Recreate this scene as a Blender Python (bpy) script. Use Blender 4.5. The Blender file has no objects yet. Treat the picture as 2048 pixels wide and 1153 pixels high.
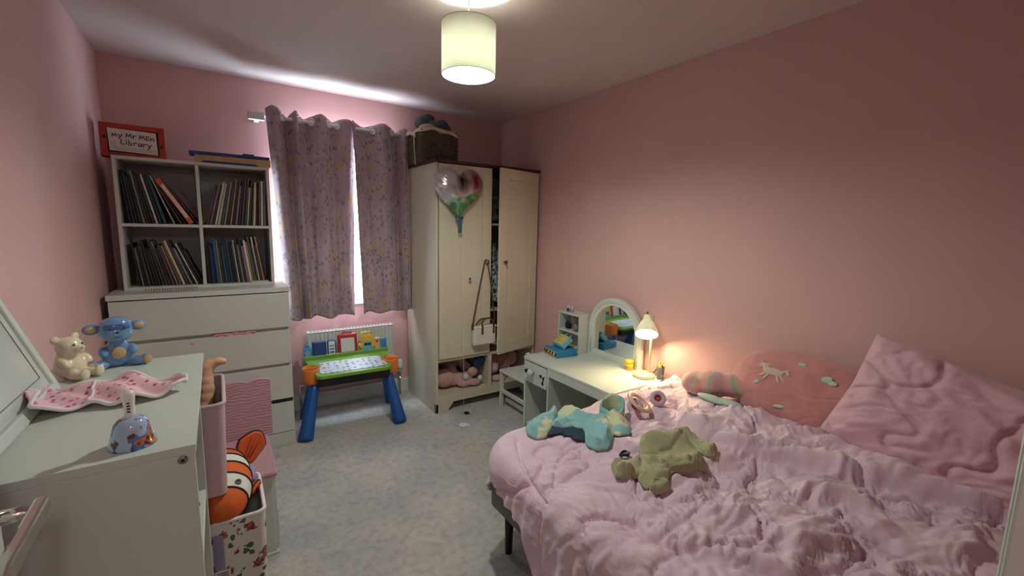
import bpy, bmesh, math, random
import numpy as np
from mathutils import Vector, Matrix

random.seed(7)
SC = bpy.context.scene
COL = SC.collection
PI = math.pi

# ------------------------------------------------------------------ camera
CAM = Vector((0.4982, -3.4321, 1.3795))
YAW, PITCH, ROLL, FPX = 0.5969, 0.1368, 0.0220, 870.86
fw = Vector((math.sin(YAW)*math.cos(PITCH), math.cos(YAW)*math.cos(PITCH), -math.sin(PITCH)))
rt = Vector((math.cos(YAW), -math.sin(YAW), 0)); up = rt.cross(fw)
r2 = rt*math.cos(ROLL) + up*math.sin(ROLL); u2 = -rt*math.sin(ROLL) + up*math.cos(ROLL)
cd = bpy.data.cameras.new('camera'); cam = bpy.data.objects.new('camera', cd); COL.objects.link(cam)
cam.matrix_world = Matrix(((r2.x, u2.x, -fw.x, CAM.x), (r2.y, u2.y, -fw.y, CAM.y), (r2.z, u2.z, -fw.z, CAM.z), (0, 0, 0, 1)))
cd.sensor_fit = 'HORIZONTAL'; cd.sensor_width = 36.0; cd.lens = FPX/2048*36.0; cd.clip_start = 0.02; cd.clip_end = 100
SC.camera = cam

# ------------------------------------------------------------------ world, light, exposure
SC.view_settings.view_transform = 'Standard'; SC.view_settings.look = 'None'
SC.view_settings.gamma = 1.0; SC.view_settings.exposure = 1.05
SC.view_settings.use_curve_mapping = False
wd = bpy.data.worlds.new('world'); SC.world = wd; wd.use_nodes = True
bg = wd.node_tree.nodes['Background']; bg.inputs[0].default_value = (0.66, 0.84, 1.0, 1); bg.inputs[1].default_value = 23.0
PENDANT_W, DESK_W, HALL_FILL_W = 18, 3.6, 4.2
pl = bpy.data.lights.new('window_portal', 'AREA'); pl.shape = 'RECTANGLE'; pl.size = 0.82; pl.size_y = 1.2
pl.cycles.is_portal = True
po = bpy.data.objects.new('window_portal', pl); COL.objects.link(po); po.location = (1.281, 0.105, 1.41); po.rotation_euler = (-PI/2, 0, 0)

# ------------------------------------------------------------------ helpers
def thing(name, label, cat, loc=(0, 0, 0), rz=0.0, group=None):
    o = bpy.data.objects.new(name, None); COL.objects.link(o); o.empty_display_size = .05
    o.location = loc; o.rotation_euler = (0, 0, rz); tag(o, label, cat, group); return o
def tag(o, label=None, cat=None, group=None, kind=None):
    if label: o['label'] = label
    if cat: o['category'] = cat
    if group: o['group'] = group
    if kind: o['kind'] = kind
    return o
class MB:
    def __init__(s): s.bm = bmesh.new()
    def add(s, verts, faces, smooth=False):
        vs = [s.bm.verts.new(v) for v in verts]
        for f in faces:
            try: s.bm.faces.new([vs[i] for i in f]).smooth = smooth
            except ValueError: pass
        return s
    def box(s, x0, x1, y0, y1, z0, z1, bev=0.0, M=None, seg=2):
        t = bmesh.new()
        bmesh.ops.create_cube(t, size=1)
        for v in t.verts: v.co = Vector(((x0+x1)/2+v.co.x*(x1-x0), (y0+y1)/2+v.co.y*(y1-y0), (z0+z1)/2+v.co.z*(z1-z0)))
        if bev > 0:
            bev = min(bev, .49*min(abs(x1-x0), abs(y1-y0), abs(z1-z0)))
            bmesh.ops.bevel(t, geom=t.edges[:], offset=bev, segments=seg, affect='EDGES', profile=.5)
        return s._merge(t, M)
    def _merge(s, t, M=None, smooth=None):
        if M is not None: bmesh.ops.transform(t, matrix=M, verts=t.verts[:])
        t.verts.index_update()
        vs = [s.bm.verts.new(v.co) for v in t.verts]
        for f in t.faces:
            try:
                g = s.bm.faces.new([vs[v.index] for v in f.verts]); g.smooth = f.smooth if smooth is None else smooth
            except ValueError: pass
        t.free(); return s
    def cyl(s, p0, p1, r0, r1=None, seg=20, caps=True, smooth=True):
        return s.tube([p0, p1], [r0, r0 if r1 is None else r1], seg, caps, smooth)
    def tube(s, pts, rad, seg=10, caps=True, smooth=True, closed=False, flat=1.0):
        P = [Vector(p) for p in pts]; n = len(P)
        if not hasattr(rad, '__len__'): rad = [rad]*n
        rings = []; nrm = None
        for i in range(n):
            if closed: d = P[(i+1) % n]-P[i-1]
            else: d = P[min(i+1, n-1)]-P[max(i-1, 0)]
            if d.length < 1e-9: d = Vector((0, 0, 1))
            d.normalize()
            if nrm is None:
                a = Vector((0, 0, 1)) if abs(d.z) < .9 else Vector((1, 0, 0)); nrm = a.cross(d).normalized()
            else:
                nrm = nrm-d*nrm.dot(d)
                nrm = nrm.normalized() if nrm.length > 1e-6 else Vector((1, 0, 0)).cross(d).normalized()
            b = d.cross(nrm)
            rings.append([s.bm.verts.new(P[i]+(nrm*math.cos(2*PI*k/seg)*flat+b*math.sin(2*PI*k/seg))*rad[i]) for k in range(seg)])
        m = n if closed else n-1
        for i in range(m):
            A, B = rings[i], rings[(i+1) % n]
            for k in range(seg):
                s.bm.faces.new((A[k], A[(k+1) % seg], B[(k+1) % seg], B[k])).smooth = smooth
        if caps and not closed:
            s.bm.faces.new(rings[0][::-1]); s.bm.faces.new(rings[-1])
        return s
    def lathe(s, prof, seg=32, M=None, smooth=True, closed_ends=True):
        t = bmesh.new(); rings = []
        for r, z in prof:
            if r < 1e-6: rings.append([t.verts.new((0, 0, z))])
            else: rings.append([t.verts.new((r*math.cos(2*PI*k/seg), r*math.sin(2*PI*k/seg), z)) for k in range(seg)])
        for A, B in zip(rings, rings[1:]):
            for k in range(seg):
                j = (k+1) % seg
                if len(A) == 1 and len(B) == 1: continue
                if len(A) == 1: f = t.faces.new((A[0], B[k], B[j])) if False else t.faces.new((A[0], B[j], B[k]))
                elif len(B) == 1: f = t.faces.new((A[k], A[j], B[0]))
                else: f = t.faces.new((A[k], A[j], B[j], B[k]))
                f.smooth = smooth
        return s._merge(t, M)
    def ball(s, c, r, rot=None, seg=20, rings=12):
        if not hasattr(r, '__len__'): r = (r, r, r)
        t = bmesh.new(); bmesh.ops.create_uvsphere(t, u_segments=seg, v_segments=rings, radius=1)
        M = Matrix.Translation(c)
        if rot is not None: M = M @ rot
        M = M @ Matrix.Diagonal((r[0], r[1], r[2], 1))
        return s._merge(t, M, True)
    def prism(s, poly, d0, d1, plane='xz', bev=0.0, M=None, smooth=False):
        t = bmesh.new()
        def P(a, b, d): return {'xz': (a, d, b), 'yz': (d, a, b), 'xy': (a, b, d)}[plane]
        A = [t.verts.new(P(a, b, d0)) for a, b in poly]; B = [t.verts.new(P(a, b, d1)) for a, b in poly]
        n = len(poly)
        t.faces.new(A); t.faces.new(B[::-1])
        for i in range(n): t.faces.new((A[i], B[i], B[(i+1) % n], A[(i+1) % n])).smooth = smooth
        bmesh.ops.recalc_face_normals(t, faces=t.faces[:])
        if bev > 0:
            ed = [e for e in t.edges if (e.verts[0] in A) == (e.verts[1] in A)]
            bmesh.ops.bevel(t, geom=ed, offset=bev, segments=2, affect='EDGES', profile=.5)
        return s._merge(t, M)
    def build(s, name, mat, parent=None, kind=None, loc=None):
        bmesh.ops.recalc_face_normals(s.bm, faces=s.bm.faces[:])
        me = bpy.data.meshes.new(name); s.bm.to_mesh(me); s.bm.free()
        return link(name, me, mat, parent, kind, loc)
def link(name, me, mat, parent=None, kind=None, loc=None):
    if mat is not None:
        me.materials.clear(); me.materials.append(mat)
    o = bpy.data.objects.new(name, me); COL.objects.link(o)
    if parent is not None: o.parent = parent
    if kind: o['kind'] = kind
    if loc is not None: o.location = loc
    return o
def grid_mesh(name, P, mat, parent=None, smooth=True, thick=0.0, closed_u=False):
    # P: array (nu, nv, 3)
    nu, nv, _ = P.shape
    idx = np.arange(nu*nv).reshape(nu, nv)
    a = idx[:-1, :-1]; b = idx[1:, :-1]; c = idx[1:, 1:]; d = idx[:-1, 1:]
    F = np.stack([a, b, c, d], -1).reshape(-1, 4)
    if closed_u:
        a = idx[-1, :-1]; b = idx[0, :-1]; c = idx[0, 1:]; d = idx[-1, 1:]
        F = np.vstack([F, np.stack([a, b, c, d], -1).reshape(-1, 4)])
    me = bpy.data.meshes.new(name)
    me.from_pydata(P.reshape(-1, 3).tolist(), [], F.tolist())
    me.polygons.foreach_set('use_smooth', np.ones(len(F), bool) if smooth else np.zeros(len(F), bool))
    o = link(name, me, mat, parent)
    if thick:
        m = o.modifiers.new('solid', 'SOLIDIFY'); m.thickness = thick; m.offset = -1
    return o
def blob(name, balls, mat, parent=None, voxel=.005, smooth=4, cyls=()):
    mb = MB()
    for b in balls:
        mb.ball(b[0], b[1], b[2] if len(b) > 2 else None, 16, 10)
    for c in cyls: mb.tube(c[0], c[1], 12)
    o = mb.build(name, mat, parent)
    m = o.modifiers.new('remesh', 'REMESH'); m.mode = 'VOXEL'; m.voxel_size = voxel; m.use_smooth_shade = True
    if smooth:
        k = o.modifiers.new('smooth', 'SMOOTH'); k.factor = .5; k.iterations = smooth
    return o
def rotm(ax, deg): return Matrix.Rotation(math.radians(deg), 4, ax)
def text_mesh(name, body, size, mat, parent, M, shear=0.0, align='CENTER', ex=0.0004):
    cu = bpy.data.curves.new('tmp', 'FONT'); cu.body = body; cu.size = size; cu.align_x = align; cu.extrude = ex; cu.shear = shear; cu.offset = size*.012
    cu.resolution_u = 2
    to = bpy.data.objects.new('tmp', cu); COL.objects.link(to)
    bpy.context.view_layer.update()
    dg = bpy.context.evaluated_depsgraph_get()
    me = bpy.data.meshes.new_from_object(to.evaluated_get(dg)); me.transform(M)
    bpy.data.objects.remove(to); bpy.data.curves.remove(cu)
    return link(name, me, mat, parent)
# ---- numpy gradient noise
_rng = np.random.RandomState(3)
_perm = _rng.permutation(512); _perm = np.concatenate([_perm, _perm])
_g = _rng.rand(512)*2*np.pi; _gx = np.cos(_g); _gy = np.sin(_g)
def pn(x, y, s=0):
    x = np.asarray(x, float)+17.3*s+100; y = np.asarray(y, float)+9.1*s+100
    xi = np.floor(x).astype(int); yi = np.floor(y).astype(int); xf = x-xi; yf = y-yi
    def gd(ix, iy, dx, dy):
        h = _perm[(_perm[ix & 511]+iy) & 511]; return _gx[h]*dx+_gy[h]*dy
    u = xf**3*(xf*(xf*6-15)+10); v = yf**3*(yf*(yf*6-15)+10)
    a = gd(xi, yi, xf, yf); b = gd(xi+1, yi, xf-1, yf); c = gd(xi, yi+1, xf, yf-1); d = gd(xi+1, yi+1, xf-1, yf-1)
    return (a+(b-a)*u)+((c+(d-c)*u)-(a+(b-a)*u))*v
def fbm(x, y, o=3, s=0): return sum(pn(x*2**k, y*2**k, s+k)*.5**k for k in range(o))

# ------------------------------------------------------------------ materials
def srgb(r, g, b):
    f = lambda c: c/12.92 if c <= .04045 else ((c+.055)/1.055)**2.4
    return (f(r/255), f(g/255), f(b/255), 1)
def mat(name, col, rough=.6, var=0.0, scale=30, bump=0.0, bscale=200, metal=0.0, spec=.5, coat=0.0, sheen=0.0, trans=0.0):
    m = bpy.data.materials.new(name); m.use_nodes = True; nt = m.node_tree; b = nt.nodes['Principled BSDF']
    b.inputs['Roughness'].default_value = rough; b.inputs['Metallic'].default_value = metal
    b.inputs['Specular IOR Level'].default_value = spec; b.inputs['Coat Weight'].default_value = coat
    b.inputs['Sheen Weight'].default_value = sheen; b.inputs['Transmission Weight'].default_value = trans
    tc = nt.nodes.new('ShaderNodeTexCoord')
    c = srgb(*col)
    if var > 0:
        n = nt.nodes.new('ShaderNodeTexNoise'); n.inputs['Scale'].default_value = scale; n.inputs['Detail'].default_value = 4
        nt.links.new(tc.outputs['Object'], n.inputs['Vector'])
        mx = nt.nodes.new('ShaderNodeMix'); mx.data_type = 'RGBA'
        mx.inputs[6].default_value = tuple(max(0, v*(1-var)) for v in c[:3])+(1,); mx.inputs[7].default_value = tuple(min(1, v*(1+var)) for v in c[:3])+(1,)
        nt.links.new(n.outputs['Fac'], mx.inputs[0]); nt.links.new(mx.outputs[2], b.inputs['Base Color'])
    else: b.inputs['Base Color'].default_value = c
    if bump > 0:
        n2 = nt.nodes.new('ShaderNodeTexNoise'); n2.inputs['Scale'].default_value = bscale; n2.inputs['Detail'].default_value = 3
        nt.links.new(tc.outputs['Object'], n2.inputs['Vector'])
        bp = nt.nodes.new('ShaderNodeBump'); bp.inputs['Strength'].default_value = bump; bp.inputs['Distance'].default_value = .004
        nt.links.new(n2.outputs['Fac'], bp.inputs['Height']); nt.links.new(bp.outputs[0], b.inputs['Normal'])
    return m
class NT:
    """small wrapper for building node materials"""
    def __init__(s, m): s.t = m.node_tree; s.b = s.t.nodes['Principled BSDF']; s.tc = s.t.nodes.new('ShaderNodeTexCoord')
    def n(s, kind, **kw):
        x = s.t.nodes.new(kind)
        for k, v in kw.items(): setattr(x, k, v)
        return x
    def l(s, a, b): s.t.links.new(a, b)
    def mapping(s, scale=(1, 1, 1), rot=(0, 0, 0), src='Object'):
        m = s.n('ShaderNodeMapping'); m.inputs['Scale'].default_value = scale; m.inputs['Rotation'].default_value = rot
        s.l(s.tc.outputs[src], m.inputs['Vector']); return m.outputs[0]
    def noise(s, vec, scale, detail=3):
        x = s.n('ShaderNodeTexNoise'); x.inputs['Scale'].default_value = scale; x.inputs['Detail'].default_value = detail
        s.l(vec, x.inputs['Vector']); return x.outputs['Fac']
    def voro(s, vec, scale, out='Distance', rnd=1.0):
        x = s.n('ShaderNodeTexVoronoi'); x.inputs['Scale'].default_value = scale; x.inputs['Randomness'].default_value = rnd
        s.l(vec, x.inputs['Vector']); return x.outputs[out]
    def ramp(s, fac, stops, interp='LINEAR'):
        x = s.n('ShaderNodeValToRGB'); x.color_ramp.interpolation = interp
        e = x.color_ramp.elements
        while len(e) > 1: e.remove(e[-1])
        e[0].position = stops[0][0]; e[0].color = stops[0][1]
        for p, c in stops[1:]:
            q = e.new(p); q.color = c
        s.l(fac, x.inputs[0]); return x.outputs[0]
    def mix(s, fac, a, b, blend='MIX'):
        x = s.n('ShaderNodeMix', data_type='RGBA', blend_type=blend)
        for v, i in ((fac, 0), (a, 6), (b, 7)):
            if hasattr(v, 'links'): s.l(v, x.inputs[i])
            else: x.inputs[i].default_value = v
        return x.outputs[2]
    def math(s, op, a, b=None, c=None):
        x = s.n('ShaderNodeMath', operation=op)
        for i, v in enumerate((a, b, c)):
            if v is None: continue
            if hasattr(v, 'links'): s.l(v, x.inputs[i])
            else: x.inputs[i].default_value = v
        return x.outputs[0]
    def sep(s, vec):
        x = s.n('ShaderNodeSeparateXYZ'); s.l(vec, x.inputs[0]); return x.outputs
    def bump(s, h, strength=.3, dist=.004):
        x = s.n('ShaderNodeBump'); x.inputs['Strength'].default_value = strength; x.inputs['Distance'].default_value = dist
        s.l(h, x.inputs['Height']); s.l(x.outputs[0], s.b.inputs['Normal'])
def nmat(name, rough=.6, **kw):
    m = mat(name, (200, 200, 200), rough, **kw); return m, NT(m)
BW = lambda v: (v, v, v, 1)

M = {}
M['wall'] = mat('pink_wall_paint', (220, 179, 175), .75, .03, 2.5, .12, 90, spec=.25)
M['ceil'] = mat('ceiling_paint', (214, 198, 194), .85, .02, 2, .1, 120, spec=.2)
M['white_gloss'] = mat('white_gloss_paint', (212, 216, 210), .35, .015, 8)
M['white_lam'] = mat('white_laminate', (204, 206, 200), .42, .015, 6)
M['white_lam2'] = mat('white_foil_board', (204, 210, 202), .38, .015, 6)
M['cream'] = mat('cream_painted_wood', (212, 202, 180), .45, .02, 5)
M['cream_in'] = mat('cream_wood_interior', (200, 186, 170), .6, .03, 5)
M['darkwood'] = mat('dark_brown_top_board', (74, 40, 34), .55, .15, 14)
M['chrome'] = mat('polished_chrome', (215, 215, 212), .12, metal=1.0)
M['steel'] = mat('brushed_steel', (150, 150, 150), .35, metal=1.0)
M['black'] = mat('black_plastic', (16, 16, 18), .45)
M['dark'] = mat('dark_void_paint', (30, 28, 28), .8)
M['pvc'] = mat('window_frame_white', (240, 240, 240), .35)
M['blue'] = mat('blue_toy_plastic', (14, 84, 160), .38, .03, 6)
M['blue2'] = mat('deep_blue_toy_plastic', (16, 66, 132), .42)
M['cyan'] = mat('light_blue_toy_plastic', (70, 160, 205), .4)
M['green_toy'] = mat('green_toy_plastic', (120, 170, 60), .4)
M['orange_toy'] = mat('orange_toy_plastic', (226, 128, 48), .42)
M['red_toy'] = mat('red_toy_plastic', (182, 40, 44), .4)
M['yellow_toy'] = mat('yellow_toy_plastic', (226, 186, 60), .42)
M['screen'] = mat('pale_screen', (214, 218, 216), .3)
M['white_pl'] = mat('white_plastic', (232, 232, 230), .4)
M['wood'] = mat('pale_wood', (208, 174, 134), .55, .12, 22)
M['pages'] = mat('book_pages', (206, 198, 180), .8, .1, 300)
M['grey_fab'] = mat('grey_upholstery', (122, 118, 114), .9, .12, 250, .5, 900, sheen=.2)
M['mattress'] = mat('mattress_white', (226, 220, 220), .9)
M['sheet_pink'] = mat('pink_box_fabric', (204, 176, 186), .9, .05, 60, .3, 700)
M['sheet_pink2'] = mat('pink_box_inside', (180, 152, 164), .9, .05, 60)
M['skin'] = mat('doll_skin', (206, 160, 128), .5, .06, 20)
M['doll_cloth'] = mat('doll_cloth', (196, 176, 130), .8, .1, 40)
M['brown_lea'] = mat('brown_leather', (96, 58, 36), .5, .1, 50)
M['bag_white'] = mat('off_white_leather', (226, 220, 210), .5, .03, 60, .15, 500)
M['plush_pink'] = mat('pink_plush', (214, 166, 162), .95, .16, 60, .8, 500, sheen=.4)
M['plush_lt'] = mat('pale_pink_plush', (222, 186, 180), .95, .12, 60, .8, 500, sheen=.4)
M['navy'] = mat('navy_fabric', (22, 48, 86), .85, .15, 60)
M['ceram_cream'] = mat('cream_glazed_ceramic', (232, 220, 194), .14, .02, 10, coat=.5)
M['ceram_blue'] = mat('blue_glazed_ceramic', (104, 142, 190), .12, .05, 12, coat=.6)
M['ceram_dblue'] = mat('dark_blue_glaze', (58, 100, 158), .12, .05, 12, coat=.6)
M['ceram_tan'] = mat('tan_glaze', (196, 166, 122), .2, .06, 20, coat=.5)
M['ceram_white'] = mat('white_glazed_ceramic', (236, 234, 230), .12, coat=.6)
M['gold'] = mat('gold_paint', (200, 150, 60), .3, metal=.6)
M['orange_pl'] = mat('orange_plush', (214, 98, 38), .75, .1, 50, .4, 400)
M['white_plush'] = mat('white_plush', (226, 228, 222), .85, .05, 50, .4, 400)
M['purple'] = mat('lilac_fabric', (150, 140, 176), .85, .15, 60)
M['wicker'] = mat('dark_wicker', (70, 58, 50), .7, .3, 60)
M['liner'] = mat('cream_liner_cotton', (212, 196, 174), .9, .06, 50)
M['teal_dark'] = mat('dark_teal_knit', (84, 98, 108), .9, .25, 60, .5, 300)
M['peach'] = mat('peach_headphone_plastic', (230, 184, 164), .45)
M['lilac_pl'] = mat('lilac_headphone_cushion', (200, 178, 196), .6)
M['yellow_tub'] = mat('yellow_tub', (232, 190, 40), .4)
M['grey_metal'] = mat('beige_lamp_metal', (206, 196, 160), .35, .02, 10)
M['clear'] = mat('clear_plastic', (240, 240, 240), .1, trans=.9)
M['mint'] = mat('mint_fabric', (190, 214, 196), .9, .08, 40)
M['red_box'] = mat('orange_red_card', (176, 52, 38), .55, .06, 14)
M['white_card'] = mat('white_card', (226, 218, 212), .7, .02, 10)
M['nearblack'] = mat('near_black', (26, 20, 24), .6)
M['bluepaint'] = mat('blue_painted_wood', (30, 60, 126), .5, .08, 12)
M['teal_toy'] = mat('register_blue', (44, 128, 180), .45, .04, 20)
M['teal_lt'] = mat('register_pale_blue', (110, 176, 196), .45, .03, 20)
M['lime'] = mat('register_lime', (206, 206, 100), .5)
M['salmon'] = mat('register_salmon', (224, 172, 124), .5)
M['rub'] = mat('grey_rubber', (120, 120, 120), .7)
M['pink_pl'] = mat('pink_nail_polish', (216, 140, 160), .3)
M['kapa'] = mat('pink_rubber', (196, 90, 90), .5)

# carpet
def carpet():
    m, k = nmat('grey_carpet', .95, spec=.1, sheen=.25)
    o = k.tc.outputs['Object']
    big = k.noise(o, 3.2, 4); mid = k.noise(o, 27, 5); fine = k.noise(o, 420, 2); tuft = k.noise(o, 120, 3)
    c1 = k.ramp(big, [(.36, srgb(196, 196, 198)), (.62, srgb(220, 213, 204))])
    c2 = k.ramp(mid, [(.32, BW(.78)), (.5, BW(1.0)), (.68, BW(1.10))])
    c = k.mix(.85, c1, c2, 'MULTIPLY')
    c3 = k.ramp(fine, [(.32, BW(.72)), (.68, BW(1.22))])
    c = k.mix(.75, c, c3, 'MULTIPLY'); k.l(c, k.b.inputs['Base Color'])
    h = k.math('ADD', k.math('MULTIPLY', fine, .5), k.math('ADD', k.math('MULTIPLY', tuft, .7), k.math('MULTIPLY', mid, 1.2)))
    k.bump(h, .9, .012); return m
M['carpet'] = carpet()
def curtain_mat():
    m = bpy.data.materials.new('floral_curtain_fabric'); m.use_nodes = True
    k = NT(m); nt = m.node_tree
    uv = k.n('ShaderNodeUVMap').outputs[0]
    mp = k.n('ShaderNodeMapping'); k.l(uv, mp.inputs['Vector']); v = mp.outputs[0]
    base = k.ramp(k.noise(v, 5, 2), [(.3, srgb(168, 148, 154)), (.7, srgb(188, 166, 170))])
    wv = k.mix(.04, v, k.n('ShaderNodeTexNoise').outputs['Color'])
    # sprigs
    d1 = k.voro(wv, 19); s1 = k.ramp(k.math('ADD', d1, k.math('MULTIPLY', k.noise(v, 90, 2), .35)), [(.38, BW(1)), (.44, BW(0))])
    c = k.mix(k.math('MULTIPLY', s1, .6), base, srgb(98, 90, 112))
    d2 = k.voro(v, 25); s2 = k.ramp(d2, [(.26, BW(1)), (.31, BW(0))])
    c = k.mix(k.math('MULTIPLY', s2, .5), c, srgb(110, 116, 112))
    # larger gold flowers
    mp2 = k.n('ShaderNodeMapping'); mp2.inputs['Location'].default_value = (.31, .17, 0); k.l(uv, mp2.inputs['Vector'])
    d3 = k.voro(mp2.outputs[0], 8.5, rnd=.85); s3 = k.ramp(k.math('ADD', d3, k.math('MULTIPLY', k.noise(v, 60, 1), .14)), [(.33, BW(1)), (.37, BW(0))])
    c = k.mix(k.math('MULTIPLY', s3, .7), c, srgb(188, 160, 100))
    s4 = k.ramp(d3, [(.07, BW(1)), (.10, BW(0))])
    c = k.mix(s4, c, srgb(120, 70, 40))
    k.l(c, k.b.inputs['Base Color']); k.b.inputs['Roughness'].default_value = .9
    tr = k.n('ShaderNodeBsdfTranslucent'); k.l(c, tr.inputs['Color'])
    ms = k.n('ShaderNodeMixShader'); ms.inputs[0].default_value = .07
    k.l(k.b.outputs[0], ms.inputs[1]); k.l(tr.outputs[0], ms.inputs[2])
    out = nt.nodes['Material Output']; k.l(ms.outputs[0], out.inputs['Surface'])
    h = k.noise(v, 300, 2); k.bump(h, .15, .002)
    return m
M['curtain'] = curtain_mat()
def shade_mat(nm='cream_lampshade_fabric', tf=.19):
    m = bpy.data.materials.new(nm); m.use_nodes = True; k = NT(m)
    k.b.inputs['Base Color'].default_value = srgb(236, 236, 222); k.b.inputs['Roughness'].default_value = .8
    tr = k.n('ShaderNodeBsdfTranslucent'); tr.inputs['Color'].default_value = srgb(250, 252, 240)
    ms = k.n('ShaderNodeMixShader'); ms.inputs[0].default_value = tf
    k.l(k.b.outputs[0], ms.inputs[1]); k.l(tr.outputs[0], ms.inputs[2])
    k.l(ms.outputs[0], m.node_tree.nodes['Material Output'].inputs['Surface']); return m
M['shade'] = shade_mat()
M['shade2'] = shade_mat('cream_desk_lampshade', .07)
def emit(name, col, s):
    m = bpy.data.materials.new(name); m.use_nodes = True; b = m.node_tree.nodes['Principled BSDF']
    b.inputs['Base Color'].default_value = (.9, .9, .9, 1); b.inputs['Emission Color'].default_value = col; b.inputs['Emission Strength'].default_value = s
    return m
M['bulb'] = emit('lit_bulb_glass', (1, .98, .92, 1), 30)
M['bulb2'] = emit('lit_warm_bulb_glass', (1, .86, .55, 1), 60)
def glass_mat():
    m = bpy.data.materials.new('window_glass'); m.use_nodes = True; k = NT(m)
    t = k.n('ShaderNodeBsdfTransparent'); g = k.n('ShaderNodeBsdfGlossy'); g.inputs['Roughness'].default_value = .02
    ms = k.n('ShaderNodeMixShader'); ms.inputs[0].default_value = .06
    k.l(t.outputs[0], ms.inputs[1]); k.l(g.outputs[0], ms.inputs[2]); k.l(ms.outputs[0], m.node_tree.nodes['Material Output'].inputs['Surface']); return m
M['glass'] = glass_mat()
M['mirror'] = mat('mirror_glass', (226, 230, 226), .03, metal=1.0)
def duvet_mat(name, c1, c2):
    m, k = nmat(name, .62, spec=.3, sheen=.25)
    o = k.tc.outputs['Object']
    c = k.ramp(k.noise(o, 5, 3), [(.35, srgb(*c1)), (.65, srgb(*c2))]); k.l(c, k.b.inputs['Base Color'])
    k.bump(k.noise(o, 55, 4), .35, .006); return m
M['duvet'] = duvet_mat('pink_quilted_cotton', (228, 198, 214), (236, 208, 222))
M['pillow'] = duvet_mat('pink_pillow_cotton', (222, 178, 190), (228, 186, 196))
def knit(name, ca, cb, sc=150):
    m, k = nmat(name, .92, sheen=.2)
    w = k.n('ShaderNodeTexWave', wave_type='BANDS', bands_direction='X'); w.inputs['Scale'].default_value = sc/6; w.inputs['Distortion'].default_value = 1.5; w.inputs['Detail'].default_value = 2
    k.l(k.mapping((1, 1, 1), (0, 0, .55)), w.inputs['Vector'])
    c = k.ramp(w.outputs['Fac'], [(.2, srgb(*ca)), (.7, srgb(*cb))]); k.l(c, k.b.inputs['Base Color']); k.bump(w.outputs['Fac'], .5, .004); return m
M['green_knit'] = knit('sage_green_knit', (166, 162, 124), (194, 190, 154), 420)
def tiedye():
    m, k = nmat('teal_print_cotton', .85); o = k.tc.outputs['Object']
    f = k.ramp(k.noise(o, 11, 1), [(.56, BW(0)), (.62, BW(1))]); c = k.mix(k.math('MULTIPLY', f, .85), srgb(142, 190, 194), srgb(222, 218, 176))
    f2 = k.ramp(k.noise(o, 30, 1), [(.6, BW(0)), (.64, BW(1))]); c = k.mix(k.math('MULTIPLY', f2, .3), c, srgb(150, 200, 170))
    k.l(c, k.b.inputs['Base Color']); return m
M['teal'] = tiedye()
M['green_in'] = mat('olive_hood_lining', (92, 116, 92), .9, .1, 40)
M['teal_in'] = mat('dark_lining', (50, 66, 84), .9, .1, 40)
def spots(name, base, spot, scale, th, spot2=None):
    m, k = nmat(name, .85); o = k.tc.outputs['Object']
    f = k.ramp(k.voro(o, scale), [(th, BW(1)), (th+.06, BW(0))])
    cs = spot if spot2 is None else None
    col = srgb(*spot)
    if spot2:
        col = k.ramp(k.voro(o, scale, 'Color'), [(.4, srgb(*spot)), (.6, srgb(*spot2))])
    c = k.mix(f, srgb(*base), col); k.l(c, k.b.inputs['Base Color']); return m
M['bib'] = spots('strawberry_print_cotton', (236, 196, 206), (200, 60, 100), 62, .27, (226, 110, 140))
M['bib_edge'] = mat('white_bias_binding', (236, 226, 228), .8)
def floral():
    m, k = nmat('rose_print_canvas', .8); o = k.tc.outputs['Object']
    nz = k.noise(o, 75, 3)
    d = k.math('ADD', k.voro(o, 17, rnd=.9), k.math('MULTIPLY', nz, .7))
    f = k.ramp(d, [(.62, BW(1)), (.65, BW(0))]); red = k.ramp(k.noise(o, 130, 3), [(.4, srgb(110, 28, 44)), (.6, srgb(190, 110, 124))])
    c = k.mix(f, srgb(222, 220, 208), red)
    mp = k.n('ShaderNodeMapping'); mp.inputs['Location'].default_value = (.4, .2, .7); k.l(o, mp.inputs['Vector'])
    d2 = k.math('ADD', k.voro(mp.outputs[0], 28), k.math('MULTIPLY', nz, .6)); f2 = k.ramp(d2, [(.56, BW(1)), (.59, BW(0))])
    f2 = k.math('MULTIPLY', f2, k.math('SUBTRACT', 1, f))
    c = k.mix(f2, c, srgb(84, 100, 78)); k.l(c, k.b.inputs['Base Color']); return m
M['floral'] = floral()
def embossed():
    m, k = nmat('embossed_pink_pad', .8); o = k.tc.outputs['Object']
    w = k.n('ShaderNodeTexWave', wave_type='BANDS', bands_direction='Z'); w.inputs['Scale'].default_value = 22; w.inputs['Distortion'].default_value = 5; w.inputs['Detail'].default_value = 1; w.inputs['Detail Scale'].default_value = 2
    k.l(k.mapping((.6, 1.8, 1)), w.inputs['Vector'])
    c = k.ramp(w.outputs['Fac'], [(.2, srgb(182, 138, 150)), (.8, srgb(194, 150, 162))]); k.l(c, k.b.inputs['Base Color']); k.bump(w.outputs['Fac'], .35, .003); return m
M['emboss'] = embossed()
def unicorn():
    m, k = nmat('pink_fleece', .95, sheen=.5); o = k.tc.outputs['Object']
    c = k.ramp(k.noise(o, 12, 3), [(.35, srgb(206, 136, 136)), (.65, srgb(218, 152, 148))]); k.l(c, k.b.inputs['Base Color']); k.bump(k.noise(o, 260, 3), .6, .004); return m
M['fleece'] = unicorn()
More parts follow.
